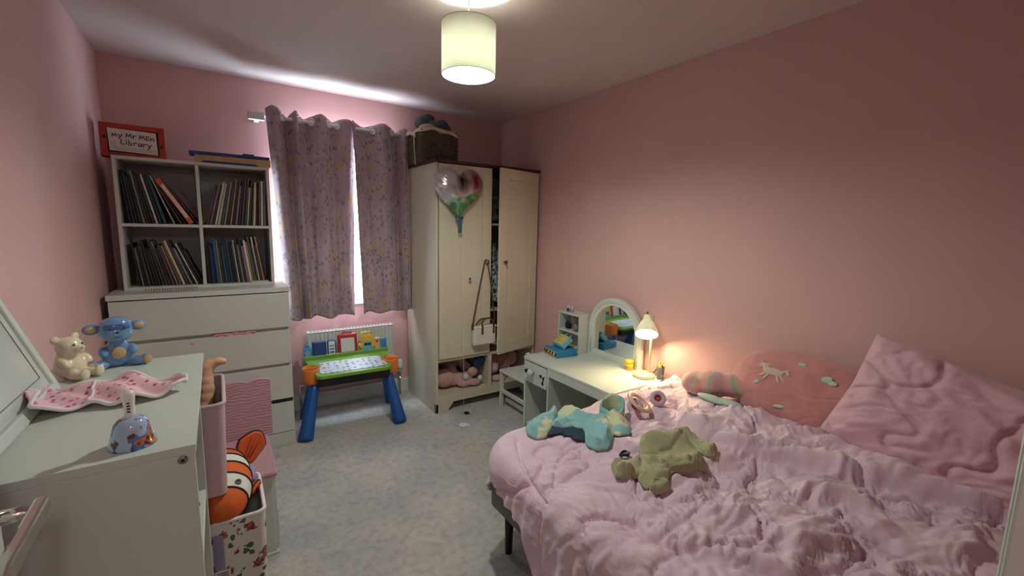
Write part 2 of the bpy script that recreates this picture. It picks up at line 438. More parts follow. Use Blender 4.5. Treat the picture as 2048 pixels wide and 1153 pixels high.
def pastel():
    m, k = nmat('pastel_rainbow_fleece', .95, sheen=.5); o = k.tc.outputs['Object']
    w = k.n('ShaderNodeTexWave', wave_type='RINGS', rings_direction='X'); w.inputs['Scale'].default_value = 2.0; w.inputs['Distortion'].default_value = 6; w.inputs['Detail'].default_value = 1
    k.l(k.mapping((1, 1, 1.6)), w.inputs['Vector'])
    c = k.ramp(w.outputs['Fac'], [(.0, srgb(214, 156, 150)), (.35, srgb(218, 168, 152)), (.5, srgb(206, 184, 150)), (.66, srgb(150, 184, 170)), (.82, srgb(214, 160, 156)), (1, srgb(206, 146, 150))])
    k.l(c, k.b.inputs['Base Color']); k.bump(k.noise(o, 220, 3), .6, .004); return m
M['pastel'] = pastel()
def balloon_mat():
    m, k = nmat('printed_foil', .16, metal=.75); o = k.tc.outputs['Object']; X = k.sep(o)
    nz = k.noise(o, 9, 2); n2 = k.noise(o, 22, 2)
    silver = srgb(214, 216, 220)
    # plain colour patches: green and teal below, a red-brown patch at the upper right
    low = k.math('ADD', k.math('ADD', X[2], k.math('MULTIPLY', X[0], -.35)), k.math('MULTIPLY', k.math('SUBTRACT', nz, .5), .16))
    f = k.ramp(k.math('ADD', low, .5), [(.465, BW(1)), (.485, BW(0))])
    green = k.ramp(n2, [(.35, srgb(70, 130, 120)), (.5, srgb(96, 150, 96)), (.64, srgb(176, 196, 140))])
    c = k.mix(f, silver, green)
    dx = k.math('SUBTRACT', X[0], .105); dz = k.math('SUBTRACT', X[2], .075)
    rr = k.math('ADD', k.math('MULTIPLY', k.math('MULTIPLY', dx, dx), 1.9), k.math('MULTIPLY', k.math('MULTIPLY', dz, dz), .7))
    rr = k.math('ADD', rr, k.math('MULTIPLY', k.math('SUBTRACT', n2, .5), .004))
    c = k.mix(k.ramp(rr, [(.0036, BW(1)), (.0042, BW(0))]), c, srgb(150, 44, 44))
    dx = k.math('SUBTRACT', X[0], .005); dz = k.math('SUBTRACT', X[2], .07)
    rr = k.math('ADD', k.math('MULTIPLY', dx, dx), k.math('MULTIPLY', k.math('MULTIPLY', dz, dz), .5))
    rr = k.math('ADD', rr, k.math('MULTIPLY', k.math('SUBTRACT', n2, .5), .003))
    c = k.mix(k.ramp(rr, [(.0022, BW(1)), (.0027, BW(0))]), c, srgb(96, 58, 46))
    k.l(c, k.b.inputs['Base Color'])
    mt = k.ramp(k.math('ADD', f, 0), [(0, BW(.8)), (1, BW(.35))]); k.l(mt, k.b.inputs['Metallic']); return m
M['balloon'] = balloon_mat()
def wicker_mat():
    m, k = nmat('dark_wicker_weave', .7); o = k.tc.outputs['Object']
    c = k.ramp(k.noise(o, 40, 3), [(.3, srgb(62, 50, 44)), (.7, srgb(112, 96, 82))]); k.l(c, k.b.inputs['Base Color']); return m
M['wick'] = wicker_mat()
def chart():
    m, k = nmat('activity_chart_print', .4); o = k.tc.outputs['Object']
    v = k.voro(k.mapping((1, 1.35, .001)), 26, rnd=.35); f = k.ramp(v, [(.26, BW(1)), (.31, BW(0))])
    col = k.ramp(k.noise(o, 70, 1), [(.30, srgb(40, 60, 90)), (.45, srgb(90, 90, 100)), (.55, srgb(200, 90, 80)), (.7, srgb(70, 130, 160))])
    X = k.sep(o); side = k.ramp(k.math('ADD', X[0], .5), [(.275, BW(1)), (.28, BW(0)), (.735, BW(0)), (.74, BW(.6))], 'CONSTANT')
    c = k.mix(f, srgb(206, 212, 222), col); c = k.mix(k.math('MULTIPLY', side, .75), c, srgb(110, 160, 215)); k.l(c, k.b.inputs['Base Color']); return m
M['chart'] = chart()
def bell_mat():
    m, k = nmat('painted_bell_glaze', .12, coat=.6); o = k.tc.outputs['Object']
    n = k.noise(o, 30, 2)
    c = k.ramp(n, [(.0, srgb(150, 176, 212)), (.50, srgb(170, 186, 214)), (.52, srgb(60, 110, 180)), (.58, srgb(70, 120, 190)), (.60, srgb(206, 120, 50)), (.68, srgb(120, 62, 36))], 'LINEAR')
    n2 = k.noise(k.mapping((1, 1, 1)), 55, 1); c = k.mix(k.ramp(n2, [(.60, BW(0)), (.63, BW(1))]), c, srgb(96, 46, 30)); k.l(c, k.b.inputs['Base Color']); return m
M['bell'] = bell_mat()
def dress_mat():
    m, k = nmat('grey_patterned_dress', .9); o = k.tc.outputs['Object']
    c = k.ramp(k.noise(o, 45, 3), [(.42, srgb(40, 48, 58)), (.52, srgb(140, 150, 150)), (.62, srgb(190, 196, 190))]); k.l(c, k.b.inputs['Base Color']); return m
M['dress'] = dress_mat()

# ================================================================== the setting
W, H = 2.682, 2.304
YB = -4.7
def struct(name, mb, m, parent=None): return mb.build(name, m, parent, kind='structure')
struct('floor', MB().box(-.02, W+.02, YB, .02, -.06, 0), M['carpet'])
struct('ceiling', MB().box(-.02, W+.02, YB, .02, H, H+.06), M['ceil'])
struct('wall_left', MB().box(-.1, 0, YB, .12, 0, H), M['wall'])
struct('wall_right', MB().box(W, W+.1, YB, .12, 0, H), M['wall'])
WX0, WX1, WZ0, WZ1 = .872, 1.69, .80, 2.02
wb = MB()
wb.box(0, WX0, 0, .12, 0, H).box(WX1, W, 0, .12, 0, H).box(WX0, WX1, 0, .12, 0, WZ0).box(WX0, WX1, 0, .12, WZ1, H)
struct('wall_back', wb, M['wall'])
wf = MB().box(0, .10, -3.53, -3.41, 0, H).box(.10, .90, -3.53, -3.41, 2.05, H).box(.90, 1.08, -3.53, -3.41, 0, H)
struct('wall_front', wf, M['wall'])
struct('wall_passage', MB().box(1.0, 1.08, YB, -3.53, 0, H), M['wall'])
struct('wall_alcove', MB().box(1.08, W, -4.15, -4.05, 0, H), M['wall'])
struct('wall_hall', MB().box(0, 1.0, YB-.1, YB, 0, H), M['wall'])
def skirt(name, x0, x1, y0, y1):
    return struct(name, MB().box(x0, x1, y0, y1, 0, .115, .004), M['white_gloss'])
sb = skirt('baseboard_back', 0, W, -.018, 0)
struct('bead', MB().box(0, W, -.022, 0, .082, .092, .003), M['white_gloss'], sb)
skirt('baseboard_left', 0, .016, -3.41, -.018)
skirt('baseboard_right', W-.016, W, -4.05, -.018)
# window
win = bpy.data.objects.new('window_1', None); COL.objects.link(win); win['kind'] = 'structure'
fr = MB()
for a, b in ((WX0, WX0+.05), (WX1-.05, WX1), (1.26, 1.31)): fr.box(a, b, .03, .09, WZ0, WZ1, .004)
for a, b in ((WZ0, WZ0+.05), (WZ1-.05, WZ1)): fr.box(WX0, WX1, .032, .088, a, b, .004)
fr.build('window_frame', M['pvc'], win)
for a, b in ((WX0+.05, 1.26), (1.31, WX1-.05)): MB().box(a, b, .055, .061, WZ0+.05, WZ1-.05).build('pane', M['glass'], win)
MB().box(WX0-.03, WX1+.03, -.052, .03, WZ0-.025, WZ0, .005).build('window_sill', M['white_gloss'], win)  # made deeper to stop daylight leaking down behind the curtains
# door frame, door
struct('trim_1', MB().box(.898, .968, -3.412, -3.400, 0, 2.12, .003).box(.880, .90, -3.53, -3.403, 0, 2.05, .002), M['white_gloss'])
struct('trim_2', MB().box(.02, .10, -3.41, -3.395, 0, 2.12, .003).box(.10, .118, -3.53, -3.41, 0, 2.05, .002), M['white_gloss'])
dr = bpy.data.objects.new('door_1', None); COL.objects.link(dr); dr.location = (.155, -3.36, 0); dr.rotation_euler = (0, 0, -math.radians(.5)); dr['kind'] = 'structure'
dr['label'] = 'white panelled bedroom door standing open with a chrome lever handle'
MB().box(0, .042, 0, .855, .01, 2.0, .003).build('door_leaf', M['white_gloss'], dr)
for z0, z1 in ((.12, .86), (1.04, 1.88)):
    MB().box(.042, .046, .10, .76, z0, z0+.02, .002).box(.042, .046, .10, .76, z1-.02, z1, .002).box(.042, .046, .10, .12, z0, z1, .002).box(.042, .046, .74, .76, z0, z1, .002).build('moulding', M['white_gloss'], dr)
hd = MB().box(.042, .050, .765, .805, .86, 1.03, .003).build('handle_plate', M['chrome'], dr)
MB().cyl((.05, .786, .962), (.105, .786, .962), .0105, .0105, 16).build('handle_stem', M['chrome'], dr)
MB().prism([(.640, .945), (.655, .938), (.800, .950), (.806, .958), (.800, .974), (.655, .966), (.642, .960)], .094, .110, 'yz', .004).build('handle_lever', M['chrome'], dr)
MB().tube([(.100, .650, .952), (.088, .640, .950), (.066, .636, .948)], [.012, .011, .009], 14).build('handle_return', M['chrome'], dr)

# ================================================================== bed, mattress, duvet
BX0, BX1, BY0, BY1 = 1.395, 2.655, -3.93, -1.985      # bed frame in plan
bed = thing('bed', 'low bed with grey upholstered frame and black legs along the right wall', 'bed', ((BX0+BX1)/2, (BY0+BY1)/2, 0))
ox, oy = (BX0+BX1)/2, (BY0+BY1)/2
MB().box(BX0-ox, BX0+.05-ox, BY0-oy, BY1-oy, .215, .372, .012).build('side_rail', M['grey_fab'], bed)
MB().box(BX1-.05-ox, BX1-ox, BY0-oy, BY1-oy, .215, .372, .012).build('side_rail', M['grey_fab'], bed)
MB().box(BX0+.045-ox, BX1-.045-ox, BY1-.05-oy, BY1-oy, .215, .372, .012).build('foot_rail', M['grey_fab'], bed)
MB().box(BX0+.045-ox, BX1-.045-ox, BY0-oy, BY0+.05-oy, .215, .372, .012).build('head_rail', M['grey_fab'], bed)
MB().box(BX0+.05-ox, BX1-.05-ox, BY0+.05-oy, BY1-.05-oy, .27, .30).build('slat_base', M['dark'], bed)
for x, y in ((BX0+.065, BY1-.05), (BX1-.065, BY1-.05), (BX0+.065, BY0+.06), (BX1-.065, BY0+.06)):
    MB().cyl((x-ox, y-oy, 0), (x-ox, y-oy, .216), .015, .021, 16).build('leg', M['black'], bed)
mt = MB().box(BX0+.03, BX1-.02, BY0+.03, BY1-.03, .30, .455, .05, seg=4).build('mattress', M['mattress'])
tag(mt, 'white mattress under the pink quilted duvet', 'mattress')

def seg_dist(x, y, P):
    best = np.full(np.shape(x), 1e9); par = np.zeros(np.shape(x)); side = np.zeros(np.shape(x)); acc = 0
    for (ax, ay), (bx, by) in zip(P, P[1:]):
        dx, dy = bx-ax, by-ay; L = math.hypot(dx, dy)
        t = np.clip(((x-ax)*dx+(y-ay)*dy)/(L*L), 0, 1); px = ax+t*dx; py = ay+t*dy
        d = np.hypot(x-px, y-py); sg = np.sign((x-ax)*dy-(y-ay)*dx)
        m = d < best; best = np.where(m, d, best); par = np.where(m, acc+t*L, par); side = np.where(m, sg, side); acc += L
    return best, par/acc, side
STITCH = [[(1.48, -2.045), (1.414, -2.165), (1.375, -2.265), (1.340, -2.375), (1.350, -2.405), (1.408, -2.372), (1.501, -2.28), (1.607, -2.219), (1.659, -2.235), (1.627, -2.281), (1.559, -2.293), (1.501, -2.28)],
          [(1.405, -2.57), (1.46, -2.605), (1.498, -2.669), (1.531, -2.738), (1.531, -2.774), (1.493, -2.801), (1.381, -2.8)],
          [(1.517, -2.754), (1.566, -2.748), (1.652, -2.743), (1.742, -2.747)]]
ROLL = [(2.30, -2.22), (2.145, -2.355), (2.115, -2.506), (2.147, -2.646), (2.175, -2.742), (2.22, -2.854), (2.231, -2.939), (2.298, -3.053), (2.361, -3.158), (2.425, -3.303), (2.46, -3.6), (2.46, -3.9)]
FOLDS = [  # (polyline, height, width on the gentle side, width on the steep side)
    ([(2.42, -2.22), (2.36, -2.40), (2.34, -2.60)], .035, .10, .04),
    ([(1.78, -2.72), (1.86, -2.62), (1.98, -2.60), (2.06, -2.68)], .030, .07, .022),
    ([(1.62, -2.66), (1.74, -2.80), (1.80, -3.0), (1.98, -3.1)], .034, .08, .026),
    ([(1.45, -2.30), (1.58, -2.42), (1.62, -2.58)], .018, .06, .02),
    ([(1.95, -2.86), (2.06, -2.92), (2.12, -3.08)], .032, .07, .024),
    ([(1.50, -2.66), (1.56, -2.86), (1.70, -3.1)], .026, .06, .022),
    ([(2.0, -3.2), (2.14, -3.26), (2.4, -3.25)], .03, .07, .025),
    ([(1.84, -2.22), (2.0, -2.30), (2.12, -2.30)], .014, .05, .02),
]
def wrinkle(x, y, fu, fv, seed, fth=1.6, nb=6, th0=0.0):
    """elongated rounded folds with sharp valleys whose direction drifts over the cloth"""
    th = th0+2.6*pn(x*fth, y*fth, seed+30); acc = 0; ws = 0
    for k in range(nb):
        ph = PI*k/nb; w = np.exp(5*(np.cos(2*(th-ph))-1)); c, s_ = math.cos(ph), math.sin(ph)
        u = x*c+y*s_; v = -x*s_+y*c
        n = pn(u*fu+.35*pn(u*fu*2, v*fu*2, seed+50), v*fv+.5*pn(u*fu*1.7, v*fu*1.7, seed+51), seed+k)
        acc = acc+w*n; ws = ws+w
    return acc/ws
def duvet_disp(x, y):
    wx = x+.04*pn(x*5, y*5, 4)+.015*pn(x*13, y*13, 14); wy = y+.04*pn(x*5, y*5, 5)+.015*pn(x*13, y*13, 15)
    # calmer, tighter cloth over the foot corner, livelier towards the head
    act = np.clip((-1.98-y)/.40, .12, 1.0)*np.clip((x-1.28)/.35, .38, 1.0)
    act = np.maximum(act, np.clip((x-1.95)/.25, 0, .75))
    rd, rt_, rs_ = seg_dist(wx, wy, ROLL); sd = -rd*rs_   # positive on the wall side: the turned-back flap of the duvet
    act = act*(1-.5/(1+np.exp(-sd/.01))*np.clip(1-sd/.5, 0, 1))
    h = .020*pn(x*2.6, y*2.6, 1)+.012*act*pn(x*6, y*6, 11)
    w1 = wrinkle(wx, wy, 3.6, 10.5, 60, th0=-.5); w2 = wrinkle(wx, wy, 7.5, 23, 80, 2.4, th0=-.3); w3 = wrinkle(x, y, 14, 46, 95, 4)
    h = h+act*(.064*np.sqrt(w1*w1+.0006)+.042*np.sqrt(w2*w2+.0003)+.009*np.sqrt(w3*w3+.0003))
    # quilting lines: zero contour of a slow field, with puckers running off them
    q = pn(x*3.0+.3*pn(x*6, y*6, 8), y*3.0, 7); e = .004
    gx = (pn((x+e)*3.0, y*3.0, 7)-pn((x-e)*3.0, y*3.0, 7))/(2*e); gy = (pn(x*3.0, (y+e)*3.0, 7)-pn(x*3.0, (y-e)*3.0, 7))/(2*e)
    gl = np.hypot(gx, gy)+.4; d = np.abs(q)/gl
    h = h-.015*np.exp(-(d/.0065)**2)-.020*np.exp(-d/.05)
    tg = (-gy*x+gx*y)/gl
    h = h+.0055*np.exp(-(d/.06)**2)*np.sin(tg*95+7*pn(x*8, y*8, 9))*np.clip(act*1.1, .1, 1)
    for P in STITCH:
        dd, t, s = seg_dist(x, y, P)
        h = h-.010*np.exp(-(dd/.006)**2)-.008*np.exp(-dd/.03)+.002*np.exp(-(dd/.035)**2)*np.sin(t*130+9*pn(x*9, y*9, 12))
    h = h+.078/(1+np.exp(-sd/.007))*np.exp(-np.maximum(sd, 0)/.40)*np.clip(rt_*9, 0, 1)-.014*np.exp(-(sd/.016)**2)
    for P, hh, wg, ws in FOLDS:
        dd, t, s = seg_dist(wx, wy, P)
        w = np.where(s > 0, ws, wg); env = np.clip(np.minimum(t, 1-t)*6, 0, 1)
        h = h+hh*env*np.exp(-(dd/w)**2)
    return h
def top_z(x): return .515+.035*np.clip((x-1.5)/1.1, 0, 1)
def duvet_z(x, y):
    x = np.asarray(x, float); y = np.asarray(y, float); return top_z(x)+duvet_disp(x, y)
def make_duvet():
    # cloth plan, draped over a rounded rectangle (bed top), hanging on the left and at the foot
    ex0, ey1, cr = BX0+.035, BY1-.015, .11
    us = np.arange(BX0-.40, 2.645, .0052); vs = np.arange(-3.86, BY1+.27, .0055)
    U, V = np.meshgrid(us, vs, indexing='ij')
    # hem: shorter near the foot corner, longer towards the head
    hang = .17+.085*np.clip((-2.02-V)/.30, 0, 1)+.10*np.clip((-2.30-V)/.10, 0, 1)+.012*np.sin(V*9)
    hang = np.minimum(hang, .36)
    over = ex0-U
    U = np.where(over > 0, ex0-over*hang/(.40+.035), U)
    overy = V-ey1
    V = np.where(overy > 0, ey1+overy*.62, V)
    qx = np.maximum(ex0+cr-U, 0); qy = np.maximum(V-(ey1-cr), 0)
    rad = np.hypot(qx, qy); d = np.where((qx > 0) | (qy > 0), rad-cr, -1.0)
    ins = d <= 0
    rs = np.where(rad > 1e-9, rad, 1); nx = -qx/rs; ny = qy/rs
    rb = .085; de = np.maximum(d, 0); ang = np.minimum(de/rb, PI/2)
    out = rb*np.sin(ang); drop = rb*(1-np.cos(ang))+np.maximum(de-rb*PI/2, 0)
    bx = np.where(ins, U, U-nx*de+nx*out); by = np.where(ins, V, V-ny*de+ny*out)
    disp = duvet_disp(U, V)
    flare = np.clip(de-rb, 0, 1)
    k = np.clip(1-flare*1.2, .4, 1)
    z = top_z(U)-drop
    nz = np.where(ins, 1, np.cos(ang)); nh = np.where(ins, 0, np.sin(ang))
    disp = disp*np.where(ins, 1, k)+.0
    X = bx+nx*nh*(disp*.8+.004+flare*.10); Y = by+ny*nh*(disp*.8+.004); Z = z+nz*disp
    hemr = .006*np.sin(V*60+3*np.sin(V*17))
    X = X+np.where(ins, 0, nx*hemr*np.clip(flare*8, 0, 1))
    P = np.stack([X, Y, Z], -1)
    o = grid_mesh('duvet', P, M['duvet'], None, True, .012)
    tag(o, 'crumpled pale pink quilted duvet spread over the bed', 'duvet')
make_duvet()
_lx = np.arange(1.30, 2.60, .006); _ly = np.arange(-2.90, -1.80, .006)
_LZ = duvet_z(*np.meshgrid(_lx, _ly, indexing='ij'))
_k = 6; _pad = np.pad(_LZ, _k, 'edge'); _LS = sum(_pad[a:a+_LZ.shape[0], b:b+_LZ.shape[1]] for a in range(0, 2*_k+1, 2) for b in range(0, 2*_k+1, 2))/(_k+1)**2
def _look(T, x, y):
    fx = np.clip((np.asarray(x, float)-_lx[0])/.006, 0, len(_lx)-1.001); fy = np.clip((np.asarray(y, float)-_ly[0])/.006, 0, len(_ly)-1.001)
    i = fx.astype(int); j = fy.astype(int); u = fx-i; v = fy-j
    return T[i, j]*(1-u)*(1-v)+T[i+1, j]*u*(1-v)+T[i, j+1]*(1-u)*v+T[i+1, j+1]*u*v
def bed_z(x, y): return _look(_LZ, x, y)
def bed_zs(x, y): return _look(_LS, x, y)

# ================================================================== pendant lamp
PX, PY = 1.352, -1.842
pd = thing('pendant_lamp', 'cream drum shade pendant lamp hanging lit from the ceiling', 'lamp', (PX, PY, H))
zb, zt, R0 = 1.964-H, 2.152-H, .1045
prof = [(R0, zb), (R0, zt), (R0-.002, zt), (R0-.002, zb), (R0, zb)]
MB().lathe(prof, 64).build('lamp_shade', M['shade'], pd)
for z in (zb+.001, zt-.001):
    MB().tube([((R0-.001)*math.cos(a*PI/24), (R0-.001)*math.sin(a*PI/24), z) for a in range(48)], .0016, 6, closed=True).build('shade_ring', M['steel'], pd)
sp = MB()
for k in range(3): sp.cyl((0, 0, zt-.03), ((R0-.002)*math.cos(k*2.0944), (R0-.002)*math.sin(k*2.0944), zt-.002), .0014, seg=6)
sp.build('spider', M['steel'], pd)
MB().cyl((0, 0, zt-.02), (0, 0, -.012), .0035, seg=10).build('cord', M['white_pl'], pd)
MB().lathe([(0, -.035), (.03, -.03), (.042, -.012), (.045, 0), (0, 0)], 32).build('ceiling_rose', M['white_pl'], pd)
MB().cyl((0, 0, zt-.075), (0, 0, zt-.015), .017, .013, 20).build('lamp_holder', M['white_pl'], pd)
MB().lathe([(0, zb+.055), (.016, zb+.058), (.028, zb+.072), (.031, zb+.088), (.026, zb+.110), (.016, zb+.135), (.013, zb+.16), (0, zb+.16)], 24).build('bulb', M['bulb'], pd)
L = bpy.data.lights.new('pendant_light', 'POINT'); L.energy = PENDANT_W; L.color = (.91, 1.0, .89); L.shadow_soft_size = .03
lo = bpy.data.objects.new('pendant_light', L); COL.objects.link(lo); lo.parent = pd; lo.location = (0, 0, zb+.042)

hl = thing('hall_fill_lamp', 'added unseen fill lamp on the hallway ceiling, a round opal fitting', 'lamp', (.5, -4.15, H))  # added fill lamp behind the camera, brightens the storage unit's end panel
MB().lathe([(0, 0), (.13, 0), (.135, -.012), (.13, -.02), (0, -.02)], 40).build('base', M['white_pl'], hl)
MB().lathe([(.125, -.02), (.118, -.045), (.085, -.068), (.04, -.078), (0, -.080)], 40).build('diffuser', M['white_pl'], hl)
L3 = bpy.data.lights.new('hall_fill_light', 'POINT'); L3.energy = HALL_FILL_W; L3.color = (.98, 1.0, .95); L3.shadow_soft_size = .10
l3 = bpy.data.objects.new('hall_fill_light', L3); COL.objects.link(l3); l3.parent = hl; l3.location = (0, 0, -.20)

# ================================================================== dresser
DX0, DX1, DYF, DYB = .028, .844, -.532, -.03
ds = thing('chest_of_drawers', 'white four-drawer chest carrying the cube bookcase in the left corner', 'dresser', ((DX0+DX1)/2, (DYF+DYB)/2, 0))
dx, dy = (DX0+DX1)/2, (DYF+DYB)/2
def lb(mb, x0, x1, y0, y1, z0, z1, bev=.002): return mb.box(x0-dx, x1-dx, y0-dy, y1-dy, z0, z1, bev)
lb(MB(), DX0-.004, DX1+.004, DYF-.004, DYB, .972, 1.0).build('top', M['white_lam'], ds)
lb(MB(), DX0, DX0+.018, DYF+.018, DYB, 0, .972).build('side_panel', M['white_lam'], ds)
lb(MB(), DX1-.018, DX1, DYF+.018, DYB, 0, .972).build('side_panel', M['white_lam'], ds)
lb(MB(), DX0+.018, DX1-.018, DYB-.01, DYB, .05, .972).build('back_panel', M['white_lam'], ds)
for z0, z1 in ((.756, .966), (.530, .738), (.306, .512), (.092, .288)):
    d = lb(MB(), DX0+.002, DX1-.002, DYF, DYF+.018, z0, z1, .003)
    dw = d.build('drawer_front', M['white_lam'], ds)
    lb(MB(), DX0+.03, DX1-.03, DYF+.02, DYB-.06, z0+.01, z1-.06, 0).build('drawer_box', M['white_lam2'], dw)
lb(MB(), DX0+.002, DX1-.002, DYF+.003, DYF+.018, 0, .088).build('plinth', M['white_lam'], ds)
for z0 in (.738, .512, .288): lb(MB(), DX0+.02, DX1-.02, DYF+.026, DYF+.034, z0-.02, z0+.018, 0).build('grip_recess', M['white_lam2'], ds)
g = MB().box(.725, .838, -.533, -.5, .286, .303).build('slot_shade_strip', M['black'], ds, loc=(-dx, -dy, 0))  # black strip paints the shade in this part of the drawer gap
cl = MB()
for i in range(9): cl.ball((.47+.022*i, -.524+.004*(i % 2), .742+.002*math.sin(i*2)), (.018, .012, .011))
tag(cl.build('striped_top', spots('pink_stripe_cotton', (206, 120, 140), (226, 190, 196), 80, .3)), 'pink striped garment poking out of the second drawer gap', 'clothing')
st = MB().prism([(.345, .708), (.362, .704), (.368, .712), (.356, .720), (.346, .717)], -.5335, -.5322).build('sticker', mat('faded_orange_sticker', (222, 160, 130), .7), ds, loc=(-dx, -dy, 0))
st['label'] = 'small faded orange sticker'

# ================================================================== bookcase
KX0, KX1, KYF, KYB, KZ0, KZ1, KT = .076, .787, -.37, -.03, 1.0, 1.708, .0165
bc = thing('bookcase', 'white open bookcase of four compartments standing on the chest of drawers', 'bookcase', ((KX0+KX1)/2, (KYF+KYB)/2, KZ0))
bx_, by_ = (KX0+KX1)/2, (KYF+KYB)/2
def kb(n, x0, x1, z0, z1, y0=KYF, y1=KYB): return MB().box(x0-bx_, x1-bx_, y0-by_, y1-by_, z0-KZ0, z1-KZ0, .0015).build(n, M['white_lam'], bc)
KXM, KZM = .4315, 1.352
kb('side_panel', KX0, KX0+KT, KZ0, KZ1); kb('side_panel', KX1-KT, KX1, KZ0, KZ1)
kb('top_panel', KX0+KT, KX1-KT, KZ1-KT, KZ1); kb('bottom_panel', KX0+KT, KX1-KT, KZ0, KZ0+KT)
kb('divider', KXM-KT/2, KXM+KT/2, KZ0+KT, KZ1-KT)
kb('shelf', KX0+KT, KXM-KT/2, KZM-KT/2, KZM+KT/2); kb('shelf', KXM+KT/2, KX1-KT, KZM-KT/2, KZM+KT/2)
kb('back_panel', KX0+KT, KX1-KT, KZ0+KT, KZ1-KT, KYB-.012, KYB)

# books
BCOL = {'black': (26, 24, 28), 'dark brown': (52, 38, 32), 'charcoal': (54, 54, 58), 'maroon': (88, 40, 52), 'grey': (120, 118, 114), 'cream': (196, 178, 140),
        'navy': (30, 42, 68), 'teal': (36, 78, 92), 'purple': (98, 62, 90), 'white': (200, 198, 196), 'blue': (36, 86, 136), 'tan': (150, 122, 84), 'olive': (84, 82, 52),
        'mauve': (128, 98, 116), 'orange': (206, 86, 36), 'pink': (160, 104, 116), 'green': (52, 78, 56), 'red': (128, 44, 42)}
BM = {k: mat(k.replace(' ', '_')+'_book_cover', v, .45, .12, 25) for k, v in BCOL.items()}
ORD = ['first', 'second', 'third', 'fourth', 'fifth', 'sixth', 'seventh', 'eighth', 'ninth', 'tenth', 'eleventh', 'twelfth', 'thirteenth', 'fourteenth', 'fifteenth', 'sixteenth', 'seventeenth', 'eighteenth', 'nineteenth', 'twentieth', 'twenty-first', 'twenty-second', 'twenty-third', 'twenty-fourth', 'twenty-fifth', 'twenty-sixth', 'twenty-seventh']
def make_book(t, h, dep, col, pm=None):
    # spine faces -y at y=0; x 0..t, z 0..h
    c = .0022 if t > .008 else .0012
    mb = MB().box(0, t, 0, c*1.4, 0, h, c*.6).box(0, c, c, dep, 0, h, 0).box(t-c, t, c, dep, 0, h, 0)
    o = mb.build('book', BM[col])
    MB().box(c, t-c, c, dep-.004, .003, h-.003).build('page_block', M['pages'], o)
    return o
def shelf_books(xl, xr, z0, row, rows, lean_left=True):
    """rows: (thickness, height, lean deg, colour, set back). lean_left: tops lean to the left, laid left to right; otherwise mirrored."""
    prev = None; n = len(rows)
    for i, (t, h, a, col, sb_) in enumerate(rows):
        a = math.radians(a); ta = math.tan(a)
        if prev is None: x = (0 if lean_left else 0)+h*math.sin(a)+.002
        else:
            px, pt, ph, pa = prev; pz = min(ph*math.cos(pa)+pt*math.sin(pa), h*math.cos(a))
            f = lambda z: px+pt/math.cos(pa)-z*math.tan(pa)+z*ta
            x = max(f(0), f(pz))+.0012
        prev = (x, t, h, a)
        o = make_book(t, h, .19, col)
        if col == 'orange': MB().box(.004, t-.004, -.0008, .001, .035, h-.035, .0004).build('spine_label', spots('speckled_spine', (216, 206, 190), (150, 120, 100), 160, .2), o)
        y = KYF+.035+sb_
        if lean_left:
            o.location = (xl+x, y, z0); o.rotation_euler = (0, -a, 0); k = i
        else:
            c, s = math.cos(a), math.sin(a)
            o.location = (xr-x-t*c, y, z0+t*s); o.rotation_euler = (0, a, 0); k = n-1-i
        th = 'thin' if t < .0085 else ('thick' if t > .018 else 'slim')
        tag(o, f'{th} {col} book, {ORD[k]} from the left in the {row} compartment', 'book', f'books in the {row} compartment')
    print(row, 'end', round(x+t/math.cos(a), 3), 'of', round(xr-xl, 3))
def R_(seed, lst, hs, a0, a1, ts=(.006, .013)):
    r = random.Random(seed); n = len(lst); out = []
    for i, c in enumerate(lst):
        out.append((r.uniform(*ts), r.uniform(*hs), a0+(a1-a0)*i/(n-1)+r.uniform(-.6, .6)*0, c, r.uniform(0, .02)))
    return out
XL0, XL1, XR0, XR1 = KX0+KT, KXM-KT/2, KXM+KT/2, KX1-KT
ul = R_(1, ['black', 'charcoal', 'black', 'dark brown', 'grey', 'charcoal', 'black', 'dark brown', 'white', 'black', 'teal'], (.25, .285), 5, 13, (.007, .014))
ul += [(.005, .275, 19, 'white', .0), (.008, .22, 25, 'maroon', .01), (.007, .21, 27, 'black', .01), (.024, .275, 30, 'orange', -.012), (.008, .245, 32, 'dark brown', .0), (.028, .215, 33.5, 'purple', .02)]
shelf_books(XL0, XL1, KZM+KT/2, 'upper left', ul)
ur = R_(2, ['grey', 'white', 'olive', 'black', 'cream', 'navy', 'charcoal', 'cream', 'green', 'purple', 'black', 'mauve', 'black', 'tan', 'navy', 'tan', 'teal', 'cream', 'white', 'black', 'mauve', 'maroon'], (.225, .285), 1.5, 14, (.006, .0125))
shelf_books(XR0, XR1, KZM+KT/2, 'upper right', ur, False)
ll = R_(3, ['black', 'grey', 'black', 'charcoal', 'dark brown', 'black', 'dark brown', 'charcoal', 'grey', 'black', 'maroon', 'grey', 'tan', 'cream', 'charcoal', 'grey', 'navy', 'white', 'black', 'dark brown'], (.21, .262), 5, 22, (.006, .0125))
shelf_books(XL0+.02, XL1, KZ0+KT, 'lower left', ll)
lr = R_(4, ['black', 'dark brown', 'navy', 'blue', 'blue', 'tan', 'charcoal', 'teal', 'navy', 'teal', 'black', 'charcoal', 'white', 'black', 'grey', 'dark brown', 'mauve', 'white', 'tan', 'olive', 'charcoal', 'white', 'maroon', 'tan', 'black'], (.215, .28), 2, 8, (.0065, .0135))
shelf_books(XR0, XR1, KZ0+KT, 'lower right', lr)
nb = thing('magazine', 'flat white magazine lying at the front of the lower right compartment', 'magazine', (.71, -.335, KZ0+KT))
MB().box(-.045, .045, -.03, .1, 0, .004, .001).build('cover', BM['white'], nb); MB().box(-.043, .043, -.028, .098, .004, .007).build('page_block', M['pages'], nb)

